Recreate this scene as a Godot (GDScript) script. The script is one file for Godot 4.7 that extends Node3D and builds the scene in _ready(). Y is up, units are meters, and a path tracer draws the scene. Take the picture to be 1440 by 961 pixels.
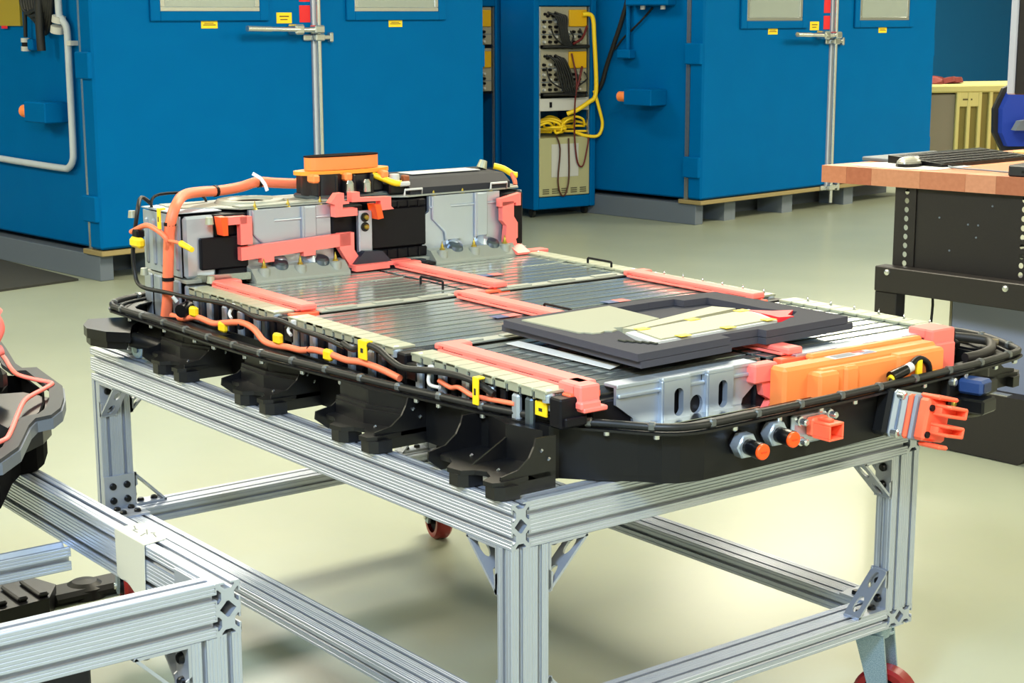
extends Node3D

# ---------------------------------------------------------------- mesh builder
class MB:
	var V := PackedVector3Array()
	var N := PackedVector3Array()
	func tri(a: Vector3, b: Vector3, c: Vector3, na = null, nb = null, nc = null) -> void:
		# a,b,c counter-clockwise seen from outside; stored clockwise for Godot
		var n := (b - a).cross(c - a)
		if n.length_squared() < 1e-20:
			return
		n = n.normalized()
		V.append(a); V.append(c); V.append(b)
		N.append(n if na == null else na); N.append(n if nc == null else nc); N.append(n if nb == null else nb)
	func quad(a: Vector3, b: Vector3, c: Vector3, d: Vector3) -> void:
		tri(a, b, c); tri(a, c, d)
	func facec(p: Array, c: Vector3) -> void:
		var m := Vector3.ZERO
		for q in p: m += q
		m /= p.size()
		var n := Vector3.ZERO
		for i in p.size():
			n += (p[i] - m).cross(p[(i + 1) % p.size()] - m)
		if n.dot(m - c) < 0.0:
			p.reverse()
		for i in range(1, p.size() - 1):
			tri(p[0], p[i], p[i + 1])
	func box(c: Vector3, s: Vector3, bev := 0.0, xf := Transform3D.IDENTITY) -> MB:
		var h := s * 0.5
		bev = minf(bev, minf(h.x, minf(h.y, h.z)) * 0.9)
		var cc := xf * c
		if bev <= 0.0:
			for ax in 3:
				for sg in [-1.0, 1.0]:
					var u := (ax + 1) % 3
					var w := (ax + 2) % 3
					var p: Array = []
					for k in [[-1, -1], [1, -1], [1, 1], [-1, 1]]:
						var q := Vector3.ZERO
						q[ax] = sg * h[ax]; q[u] = k[0] * h[u]; q[w] = k[1] * h[w]
						p.append(xf * (c + q))
					facec(p, cc)
			return self
		var hi := h - Vector3.ONE * bev
		for ax in 3:
			var u := (ax + 1) % 3
			var w := (ax + 2) % 3
			for sg in [-1.0, 1.0]:
				var p: Array = []
				for k in [[-1, -1], [1, -1], [1, 1], [-1, 1]]:
					var q := Vector3.ZERO
					q[ax] = sg * h[ax]; q[u] = k[0] * hi[u]; q[w] = k[1] * hi[w]
					p.append(xf * (c + q))
				facec(p, cc)
				for sw in [-1.0, 1.0]:
					var e: Array = []
					for k in [[0, -1], [0, 1], [1, 1], [1, -1]]:
						var q := Vector3.ZERO
						q[u] = sg * (h[u] if k[0] == 0 else hi[u])
						q[w] = sw * (hi[w] if k[0] == 0 else h[w])
						q[ax] = k[1] * hi[ax]
						e.append(xf * (c + q))
					facec(e, cc)
		for a in [-1.0, 1.0]:
			for b in [-1.0, 1.0]:
				for d in [-1.0, 1.0]:
					facec([xf * (c + Vector3(a * h.x, b * hi.y, d * hi.z)), xf * (c + Vector3(a * hi.x, b * h.y, d * hi.z)), xf * (c + Vector3(a * hi.x, b * hi.y, d * h.z))], cc)
		return self
	func bx(x0: float, x1: float, y0: float, y1: float, z0: float, z1: float, bev := 0.0) -> MB:
		return box(Vector3((x0 + x1) * .5, (y0 + y1) * .5, (z0 + z1) * .5), Vector3(absf(x1 - x0), absf(y1 - y0), absf(z1 - z0)), bev)
	func prism(poly: PackedVector2Array, z0: float, z1: float, xf := Transform3D.IDENTITY) -> MB:
		var ar := 0.0
		for i in poly.size():
			var a := poly[i]
			var b := poly[(i + 1) % poly.size()]
			ar += a.x * b.y - b.x * a.y
		if ar < 0.0:
			poly = poly.duplicate(); poly.reverse()
		for i in poly.size():
			var a := poly[i]
			var b := poly[(i + 1) % poly.size()]
			quad(xf * Vector3(a.x, a.y, z0), xf * Vector3(b.x, b.y, z0), xf * Vector3(b.x, b.y, z1), xf * Vector3(a.x, a.y, z1))
		var t := Geometry2D.triangulate_polygon(poly)
		for i in range(0, t.size(), 3):
			var a := poly[t[i]]
			var b := poly[t[i + 1]]
			var c := poly[t[i + 2]]
			if (b - a).cross(c - a) < 0.0:
				var s := b
				b = c; c = s
			tri(xf * Vector3(a.x, a.y, z1), xf * Vector3(b.x, b.y, z1), xf * Vector3(c.x, c.y, z1))
			tri(xf * Vector3(a.x, a.y, z0), xf * Vector3(c.x, c.y, z0), xf * Vector3(b.x, b.y, z0))
		return self
	func plan(poly: PackedVector2Array, y0: float, y1: float) -> MB:
		# poly in (x, z), extruded in y
		return prism(poly, -y1, -y0, Transform3D(Basis(Vector3(1, 0, 0), Vector3(0, 0, 1), Vector3(0, -1, 0)), Vector3.ZERO))
	func prof(poly: PackedVector2Array, x0: float, x1: float) -> MB:
		# poly in (z, y), extruded in x
		return prism(poly, -x1, -x0, Transform3D(Basis(Vector3(0, 0, 1), Vector3(0, 1, 0), Vector3(-1, 0, 0)), Vector3.ZERO))
	func ringpts(c: Vector3, u: Vector3, w: Vector3, r: float, n: int) -> PackedVector3Array:
		var o := PackedVector3Array()
		for i in n:
			var a := TAU * i / n
			o.append(c + (u * cos(a) + w * sin(a)) * r)
		return o
	func tube(pts: Array, r: float, n := 8, smooth := 4) -> MB:
		var P: Array = pts
		if smooth > 1 and pts.size() > 2:
			P = []
			for i in pts.size() - 1:
				var p0: Vector3 = pts[maxi(i - 1, 0)]
				var p1: Vector3 = pts[i]
				var p2: Vector3 = pts[i + 1]
				var p3: Vector3 = pts[mini(i + 2, pts.size() - 1)]
				for k in smooth:
					P.append(p1.cubic_interpolate(p2, p0, p3, float(k) / smooth))
			P.append(pts[-1])
		var closed: bool = P.size() > 3 and P[0].distance_to(P[-1]) < 1e-5
		var m := P.size()
		var tprev: Vector3 = (P[1] - P[0]).normalized()
		if closed: tprev = (P[1] - P[m - 2]).normalized()
		var u := tprev.cross(Vector3.UP)
		if u.length() < 0.05: u = tprev.cross(Vector3.RIGHT)
		u = u.normalized()
		var prev := PackedVector3Array()
		var pc := Vector3.ZERO
		for i in m:
			var t: Vector3
			if i == 0: t = tprev
			elif i == m - 1: t = tprev if not closed else (P[1] - P[m - 2]).normalized()
			else: t = (P[i + 1] - P[i - 1]).normalized()
			u = (u - t * u.dot(t)).normalized()
			var w := t.cross(u)
			var ring := ringpts(P[i], u, w, r, n)
			if i > 0:
				for k in n:
					var k2 := (k + 1) % n
					tri(prev[k], prev[k2], ring[k2], (prev[k] - pc).normalized(), (prev[k2] - pc).normalized(), (ring[k2] - P[i]).normalized())
					tri(prev[k], ring[k2], ring[k], (prev[k] - pc).normalized(), (ring[k2] - P[i]).normalized(), (ring[k] - P[i]).normalized())
			if not closed and (i == 0 or i == m - 1):
				var cen: Vector3 = P[i]
				for k in n:
					var k2 := (k + 1) % n
					if i == 0: tri(cen, ring[k2], ring[k])
					else: tri(cen, ring[k], ring[k2])
			prev = ring
			pc = P[i]
			tprev = t
		return self
	func cyl(a: Vector3, b: Vector3, r0: float, r1 := -1.0, n := 16) -> MB:
		if r1 < 0.0: r1 = r0
		return lathe([Vector2(r0, 0), Vector2(r1, a.distance_to(b))], a, (b - a).normalized(), n)
	func lathe(prof: Array, base: Vector3, ax: Vector3, n := 24, caps := true) -> MB:
		var u := ax.cross(Vector3.UP)
		if u.length() < 0.05: u = ax.cross(Vector3.RIGHT)
		u = u.normalized()
		var w := ax.cross(u).normalized()
		for i in prof.size() - 1:
			var p: Vector2 = prof[i]
			var q: Vector2 = prof[i + 1]
			var d := q - p
			if d.length() < 1e-7: continue
			var nr := Vector2(d.y, -d.x).normalized()
			for k in n:
				var a0 := TAU * k / n
				var a1 := TAU * (k + 1) / n
				var e0 := u * cos(a0) + w * sin(a0)
				var e1 := u * cos(a1) + w * sin(a1)
				var n0 := e0 * nr.x + ax * nr.y
				var n1 := e1 * nr.x + ax * nr.y
				var A := base + ax * p.y + e0 * p.x
				var B := base + ax * p.y + e1 * p.x
				var Cc := base + ax * q.y + e1 * q.x
				var D := base + ax * q.y + e0 * q.x
				tri(A, B, Cc, n0, n1, n1)
				tri(A, Cc, D, n0, n1, n0)
		if caps:
			var f: Vector2 = prof[0]
			var l: Vector2 = prof[-1]
			for k in n:
				var a0 := TAU * k / n
				var a1 := TAU * (k + 1) / n
				var e0 := u * cos(a0) + w * sin(a0)
				var e1 := u * cos(a1) + w * sin(a1)
				if f.x > 1e-6: tri(base + ax * f.y, base + ax * f.y + e1 * f.x, base + ax * f.y + e0 * f.x)
				if l.x > 1e-6: tri(base + ax * l.y, base + ax * l.y + e0 * l.x, base + ax * l.y + e1 * l.x)
		return self
	func band(o: PackedVector2Array, i: PackedVector2Array, y0: float, y1: float) -> MB:
		# closed ring between two (x, z) outlines with equal point counts, o = outer, counter-clockwise seen from above or not
		var c := Vector2.ZERO
		for q in o: c += q
		c /= o.size()
		for k in o.size():
			var k2 := (k + 1) % o.size()
			var m := Vector3((o[k].x + i[k].x) * .5, (y0 + y1) * .5, (o[k].y + i[k].y) * .5)
			m = (m + Vector3((o[k2].x + i[k2].x) * .5, (y0 + y1) * .5, (o[k2].y + i[k2].y) * .5)) * .5
			var A := func(p: Vector2, y: float) -> Vector3: return Vector3(p.x, y, p.y)
			facec([A.call(o[k], y1), A.call(o[k2], y1), A.call(i[k2], y1), A.call(i[k], y1)], m)
			facec([A.call(o[k], y0), A.call(o[k2], y0), A.call(i[k2], y0), A.call(i[k], y0)], m)
			facec([A.call(o[k], y0), A.call(o[k2], y0), A.call(o[k2], y1), A.call(o[k], y1)], m)
			facec([A.call(i[k], y0), A.call(i[k2], y0), A.call(i[k2], y1), A.call(i[k], y1)], m)
		return self
	func cell(x0: float, x1: float, y0: float, y1: float, z0: float, z1: float, cx: float, cy: float, rx: float, ry: float, xf := Transform3D.IDENTITY, n := 20, str := 0.0) -> MB:
		# rectangular plate cell with an oval hole (str = straight half length of a vertical slot)
		var I: Array = []
		var O: Array = []
		for k in n:
			var a := TAU * (k + .5) / n
			var ca := cos(a)
			var sa := sin(a)
			I.append(Vector2(cx + rx * ca, cy + ry * sa + (str if sa > 0 else -str)))
			var t := 1e9
			if ca > 1e-6: t = minf(t, (x1 - cx) / ca)
			if ca < -1e-6: t = minf(t, (x0 - cx) / ca)
			if sa > 1e-6: t = minf(t, (y1 - cy) / sa)
			if sa < -1e-6: t = minf(t, (y0 - cy) / sa)
			O.append(Vector2(cx + ca * t, cy + sa * t))
		var corners := [Vector2(x1, y1), Vector2(x0, y1), Vector2(x0, y0), Vector2(x1, y0)]
		for k in n:
			var k2 := (k + 1) % n
			var poly: Array = [O[k]]
			for c in corners:
				if absf(O[k].x - O[k2].x) > 1e-6 and absf(O[k].y - O[k2].y) > 1e-6:
					var onk: bool = absf(c.x - O[k].x) < 1e-6 or absf(c.y - O[k].y) < 1e-6
					var on2: bool = absf(c.x - O[k2].x) < 1e-6 or absf(c.y - O[k2].y) < 1e-6
					if onk and on2: poly.append(c)
			poly.append(O[k2]); poly.append(I[k2]); poly.append(I[k])
			for z in [z0, z1]:
				var f: Array = []
				for q in poly: f.append(xf * Vector3(q.x, q.y, z))
				facec(f, xf * Vector3((I[k].x + O[k].x) * .5, (I[k].y + O[k].y) * .5, (z0 + z1) * .5))
			facec([xf * Vector3(I[k].x, I[k].y, z0), xf * Vector3(I[k2].x, I[k2].y, z0), xf * Vector3(I[k2].x, I[k2].y, z1), xf * Vector3(I[k].x, I[k].y, z1)], xf * Vector3(O[k].x, O[k].y, (z0 + z1) * .5))
			for j in range(poly.size() - 3):
				facec([xf * Vector3(poly[j].x, poly[j].y, z0), xf * Vector3(poly[j + 1].x, poly[j + 1].y, z0), xf * Vector3(poly[j + 1].x, poly[j + 1].y, z1), xf * Vector3(poly[j].x, poly[j].y, z1)], xf * Vector3(cx, cy, (z0 + z1) * .5))
		return self
	func moved(xf: Transform3D) -> MB:
		for i in V.size():
			V[i] = xf * V[i]
			N[i] = (xf.basis * N[i]).normalized()
		return self
	func mesh(base := Vector3.ZERO) -> ArrayMesh:
		var P := PackedVector3Array()
		P.resize(V.size())
		for i in V.size(): P[i] = V[i] - base
		var a := []
		a.resize(Mesh.ARRAY_MAX)
		a[Mesh.ARRAY_VERTEX] = P
		a[Mesh.ARRAY_NORMAL] = N
		var m := ArrayMesh.new()
		m.add_surface_from_arrays(Mesh.PRIMITIVE_TRIANGLES, a)
		return m
	func low() -> Vector3:
		var lo := V[0]
		var hi := V[0]
		for v in V:
			lo = lo.min(v); hi = hi.max(v)
		return Vector3((lo.x + hi.x) * .5, lo.y, (lo.z + hi.z) * .5)

# ---------------------------------------------------------------- scene helpers
var F := Transform3D.IDENTITY      # frame in which things are described
var BASE := {}
var USED := {}
var M := {}
var rng := RandomNumberGenerator.new()

func numbered(parent: Node, called: String) -> String:
	var k := str(parent.get_instance_id()) + called
	var n: int = USED.get(k, 0)
	USED[k] = n + 1
	return called if n == 0 else "%s_%03d" % [called, n]
func tag(o: Node, label: String, category: String, group := "") -> void:
	o.set_meta("label", label); o.set_meta("category", category)
	if group != "": o.set_meta("group", group)
func thing(called: String, label: String, category: String, base := Vector3.ZERO, group := "") -> Node3D:
	var o := Node3D.new()
	o.name = numbered(self, called)
	add_child(o, true)
	o.transform = F * Transform3D(Basis.IDENTITY, base)
	BASE[o] = base
	tag(o, label, category, group)
	return o
func part(called: String, mb: MB, m: Material, parent: Node3D, label := "") -> MeshInstance3D:
	var o := MeshInstance3D.new()
	o.name = numbered(parent, called)
	var b: Vector3 = BASE[parent]
	var at := mb.low() - b
	# the piece's own origin, inside its parent
	var ab: Vector3 = b + at
	o.mesh = mb.mesh(ab)
	o.position = at
	o.material_override = m
	BASE[o] = ab
	parent.add_child(o, true)
	if label != "": o.set_meta("label", label)
	return o
func inst(called: String, mesh: Mesh, m: Material, parent: Node3D, xf: Transform3D) -> MeshInstance3D:
	var o := MeshInstance3D.new()
	o.name = numbered(parent, called)
	o.mesh = mesh
	o.material_override = m
	o.transform = Transform3D(xf.basis, xf.origin - BASE[parent])
	BASE[o] = BASE[parent]
	parent.add_child(o, true)
	return o
func each(called: String, mesh: Mesh, m: Material, parent: Node3D, at: Array, basis := Basis.IDENTITY) -> void:
	for p in at: inst(called, mesh, m, parent, Transform3D(basis, p))
func axis_basis(ax: Vector3) -> Basis:
	var y := ax.normalized()
	var x := y.cross(Vector3.BACK if absf(y.z) < .9 else Vector3.RIGHT).normalized()
	return Basis(x, y, x.cross(y))
func solo(called: String, mb: MB, m: Material, label: String, category: String, group := "") -> MeshInstance3D:
	var o := MeshInstance3D.new()
	o.name = numbered(self, called)
	var b := mb.low()
	o.mesh = mb.mesh(b)
	o.material_override = m
	add_child(o, true)
	o.transform = F * Transform3D(Basis.IDENTITY, b)
	BASE[o] = b
	tag(o, label, category, group)
	return o
func struct(called: String, mb: MB, m: Material) -> MeshInstance3D:
	var o := MeshInstance3D.new()
	o.name = called
	o.mesh = mb.mesh()
	o.material_override = m
	o.transform = F
	add_child(o, true)
	o.set_meta("kind", "structure")
	BASE[o] = Vector3.ZERO
	return o
func mk(c: Color, rough := .5, metal := 0.0) -> StandardMaterial3D:
	var m := StandardMaterial3D.new()
	m.albedo_color = c
	m.roughness = rough
	m.metallic = metal
	return m
func dull(m: StandardMaterial3D, spec: float) -> StandardMaterial3D:
	m.metallic_specular = spec
	return m
func noisy(m: StandardMaterial3D, a: Color, b: Color, freq: float, scale: float, bump := 0.0, seed_ := 1, oct := 4) -> StandardMaterial3D:
	var n := FastNoiseLite.new()
	n.seed = seed_
	n.frequency = freq
	n.fractal_octaves = oct
	var t := NoiseTexture2D.new()
	t.width = 512; t.height = 512; t.seamless = true
	t.noise = n
	var g := Gradient.new()
	g.set_color(0, a); g.set_color(1, b)
	t.color_ramp = g
	m.albedo_color = Color.WHITE
	m.albedo_texture = t
	m.uv1_triplanar = true
	m.uv1_world_triplanar = true
	m.uv1_scale = Vector3.ONE * scale
	if bump > 0.0:
		var t2 := NoiseTexture2D.new()
		t2.width = 512; t2.height = 512; t2.seamless = true
		t2.noise = n
		t2.as_normal_map = true
		t2.bump_strength = bump
		m.normal_enabled = true
		m.normal_texture = t2
	return m
func yawed(at: Vector3, deg: float) -> Transform3D:
	return Transform3D(Basis(Vector3.UP, deg_to_rad(deg)), at)
func pv(a: Array) -> PackedVector2Array:
	var o := PackedVector2Array()
	for i in range(0, a.size(), 2): o.append(Vector2(a[i], a[i + 1]))
	return o
func v3(a: Array) -> Array:
	var o := []
	for i in range(0, a.size(), 3): o.append(Vector3(a[i], a[i + 1], a[i + 2]))
	return o
func inset(p: PackedVector2Array, d: float) -> PackedVector2Array:
	# moves every vertex of a closed outline inwards by d
	var ar := 0.0
	for i in p.size(): ar += p[i].cross(p[(i + 1) % p.size()])
	var s := 1.0 if ar > 0 else -1.0
	var o := PackedVector2Array()
	for i in p.size():
		var a := p[(i - 1 + p.size()) % p.size()]
		var b := p[(i + 1) % p.size()]
		var e0 := (p[i] - a).normalized()
		var e1 := (b - p[i]).normalized()
		var n0 := Vector2(-e0.y, e0.x) * s
		var n1 := Vector2(-e1.y, e1.x) * s
		var n := (n0 + n1).normalized()
		o.append(p[i] + n * d / maxf(n.dot(n0), .5))
	return o

# ---------------------------------------------------------------- the scene
const SW := 0.994       # stand width
const SL := 1.590       # stand length
const FLOOR := -0.64

func _ready() -> void:
	rng.seed = 7
	camera_and_light()
	materials()
	room()
	chambers()
	racks()
	F = Transform3D.IDENTITY
	stand_main()
	stand_left()
	tray()
	PF = yawed(Vector3(.6075, 0, -.012), -1.2)
	F = PF
	flat_modules()
	stack_modules()
	busbars()
	stack_top()
	F = PF * Transform3D(Basis.IDENTITY, Vector3(.016, 0, 0))
	front_box()
	F = Transform3D.IDENTITY
	foam()
	connectors()
	harness()
	left_pack_corner()
	bench()
	background_right()

var PF: Transform3D

func camera_and_light() -> void:
	var c := Camera3D.new()
	c.name = "camera"
	c.fov = 23.448
	c.position = Vector3(-1.50549, .74734, 1.95085)
	c.rotation_order = EULER_ORDER_YXZ
	c.rotation_degrees = Vector3(-11.18495, -37.69645, -.12245)
	c.near = .05; c.far = 60
	add_child(c)
	c.current = true
	var we := WorldEnvironment.new()
	we.name = "world_environment"
	var e := Environment.new()
	e.tonemap_mode = Environment.TONE_MAPPER_LINEAR
	e.tonemap_exposure = .76
	e.background_mode = Environment.BG_COLOR
	e.background_color = Color(.6, .62, .62)
	e.sdfgi_enabled = true
	e.ssao_enabled = true
	e.ssil_enabled = true
	we.environment = e
	add_child(we)

func lamp(called: String, at: Vector3, size: Vector2, energy: float, col: Color, label: String, tilt := Vector3.ZERO, group := "") -> void:
	# an out-of-view fitting: housing, glowing diffuser, and an area light of the same size just below it
	F = Transform3D(Basis.from_euler(tilt), at)
	var t := thing(called, label, "lamp", Vector3.ZERO, group)
	var w := size.x * .5
	var d := size.y * .5
	var hb := MB.new()
	hb.bx(-w - .03, w + .03, .012, .07, -d - .03, d + .03, .008)
	part("housing", hb, mk(Color(.9, .9, .88), .5), t)
	var g := mk(Color(.95, .95, .95), .6)
	g.emission_enabled = true
	g.emission = col
	g.emission_energy_multiplier = .9
	var gb := MB.new()
	gb.bx(-w, w, 0, .01, -d, d)
	part("diffuser", gb, g, t)
	var l := AreaLight3D.new()
	l.name = "lamp_light"
	l.area_size = size
	l.light_color = col
	l.light_energy = energy
	l.shadow_enabled = true
	l.position = Vector3(0, -.01, 0)
	l.rotation = Vector3(-PI / 2, 0, 0)
	t.add_child(l)
	F = Transform3D.IDENTITY

func materials() -> void:
	M.alu = mk(Color(.72, .745, .79), .40, .7)
	M.alu_gusset = mk(Color(.70, .72, .76), .42, .7)
	M.zinc = noisy(mk(Color(.6, .68, .74), .4, .7), Color(.45, .55, .62), Color(.78, .84, .88), .06, 12.0, .5, 9)
	M.black = noisy(mk(Color(.03, .03, .03), .4), Color(.025, .025, .034), Color(.045, .045, .055), .03, 6.0, 0, 4)
	M.satin = dull(mk(Color(.07, .07, .072), .45), .35)
	M.plastic = dull(mk(Color(.06, .055, .07), .45), .3)
	M.gloss = dull(mk(Color(.05, .05, .06), .3), .4)
	M.rubber = dull(mk(Color(.125, .125, .12), .45), .4)
	M.steel = mk(Color(.80, .83, .82), .17, .86)
	M.steel2 = mk(Color(.80, .83, .84), .24, 1.0)
	M.steel_soft = mk(Color(.72, .755, .80), .33, .7)
	M.steel_dark = mk(Color(.42, .47, .52), .3, .9)
	M.cream = mk(Color(.66, .67, .58), .4, .4)
	M.cover = mk(Color(.60, .61, .56), .45, .2)
	M.pink = mk(Color(1.0, .47, .42), .45)
	M.orange = mk(Color(1.0, .55, .28), .42)
	M.orange_deep = mk(Color(.98, .33, .07), .4)
	M.orange_hv = mk(Color(1.0, .41, .27), .42)
	M.lip = mk(Color(1.0, .62, .2), .4)
	M.hose = mk(Color(.96, .48, .33), .5)
	M.yellow = mk(Color(.95, .80, .08), .5)
	M.white = mk(Color(.76, .76, .74), .6)
	M.paper = noisy(mk(Color(.86, .86, .82), .8), Color(.84, .84, .8), Color(.92, .92, .89), .02, 8.0, 0, 5)
	M.brass = mk(Color(.72, .62, .25), .35, .7)
	M.dark_boot = mk(Color(.13, .16, .2), .45)
	M.foam = noisy(mk(Color(.1, .1, .11), .95), Color(.20, .195, .22), Color(.27, .265, .29), .2, 16.0, .6, 3)
	M.redwheel = mk(Color(.50, .05, .06), .3)
	M.blue = noisy(mk(Color(0, .3, .5), .38), Color(0, .36, .60), Color(.0, .372, .615), .01, .6, 0, 2, 2)
	dull(M.blue, .12)
	M.blue_dark = mk(Color(0, .38, .60), .5)
	M.chrome = mk(Color(.82, .83, .82), .25, .9)
	M.gold = mk(Color(.62, .55, .38), .45, .3)
	M.grey = mk(Color(.42, .46, .5), .55)
	M.plinth = mk(Color(.36, .40, .45), .6)
	M.red = mk(Color(.85, .08, .12), .5)
	M.beige = noisy(mk(Color(.8, .8, .72), .75), Color(.56, .56, .47), Color(.63, .63, .54), .15, 10.0, .3, 8)
	M.cellskin = noisy(mk(Color(.78, .77, .66), .5), Color(.58, .57, .46), Color(.65, .64, .53), .06, 8.0, .2, 12)
	M.bench_black = noisy(mk(Color(.05, .045, .04), .5), Color(.09, .075, .07), Color(.12, .10, .095), .05, 4.0, 0, 6)
	M.tape = noisy(mk(Color(.88, .87, .8), .75), Color(.70, .69, .61), Color(.78, .77, .70), .12, 14.0, .8, 14)
	M.ink = mk(Color(.12, .12, .13), .6)
	M.anod_blue = mk(Color(.16, .26, .45), .4)
	M.instr = noisy(mk(Color(.62, .60, .5), .6), Color(.56, .54, .46), Color(.68, .66, .58), .05, 6.0, 0, 15)

func room() -> void:
	var fm := noisy(mk(Color(.6, .61, .48), .3), Color(.575, .60, .525), Color(.605, .628, .55), .008, .35, 0, 21, 5)
	fm.roughness = .42
	fm.clearcoat_enabled = true
	fm.clearcoat = .15
	fm.clearcoat_roughness = .15
	var wm := mk(Color(.84, .85, .80), .8)  # unseen walls, kept pale to bounce light into the shadows
	struct("floor", MB.new().bx(-7, 24, FLOOR - .15, FLOOR, -12.2, 8.2), fm)
	struct("ceiling", MB.new().bx(-7, 24, 2.9, 3.05, -12.2, 8.2), mk(Color(.85, .86, .82), .85))
	struct("wall_left", MB.new().bx(-7.2, -7, FLOOR, 2.9, -12.2, 8.2), wm)
	struct("wall_right", MB.new().bx(24, 24.2, FLOOR, 2.9, -12.2, 8.2), wm)
	struct("wall_front", MB.new().bx(-7, 24, FLOOR, 2.9, 8, 8.2), wm)
	struct("wall_back", MB.new().bx(-7, 24, FLOOR, 2.9, -12.2, -12.0), M.blue_dark)
	# unseen lamps: cool panel standing in for flash, rows of warmer ceiling panels
	lamp("unseen_flash_panel", Vector3(-1.85, 2.35, 1.5), Vector2(.7, .5), 24.0, Color(.74, .86, 1.0), "unseen cool white panel beside the camera standing in for the flash", Vector3(.35, 0, .45))
	var k := 0
	for x in [-3.0, 3.0, 9.0, 14.0]:
		for z in [-7.6, -2.6, 4.0]:
			k += 1
			lamp("unseen_ceiling_lamp", Vector3(x, 2.82, z), Vector2(2.4, 1.2), 33.0, Color(1.0, .962, .86), "unseen warm white ceiling panel placed to light the room", Vector3.ZERO, "unseen warm ceiling panels")
	# dark mat on the floor at the left
	F = Transform3D.IDENTITY
	var mb := MB.new()
	mb.plan(pv([1.99, -6.37, 1.25, -6.22, .85, -8.6, 1.86, -8.4]), FLOOR, FLOOR + .012)
	solo("floor_mat", mb, mk(Color(.17, .17, .15), .85), "dark grey rubber mat on the floor beside the left blue chamber", "mat")
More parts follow.
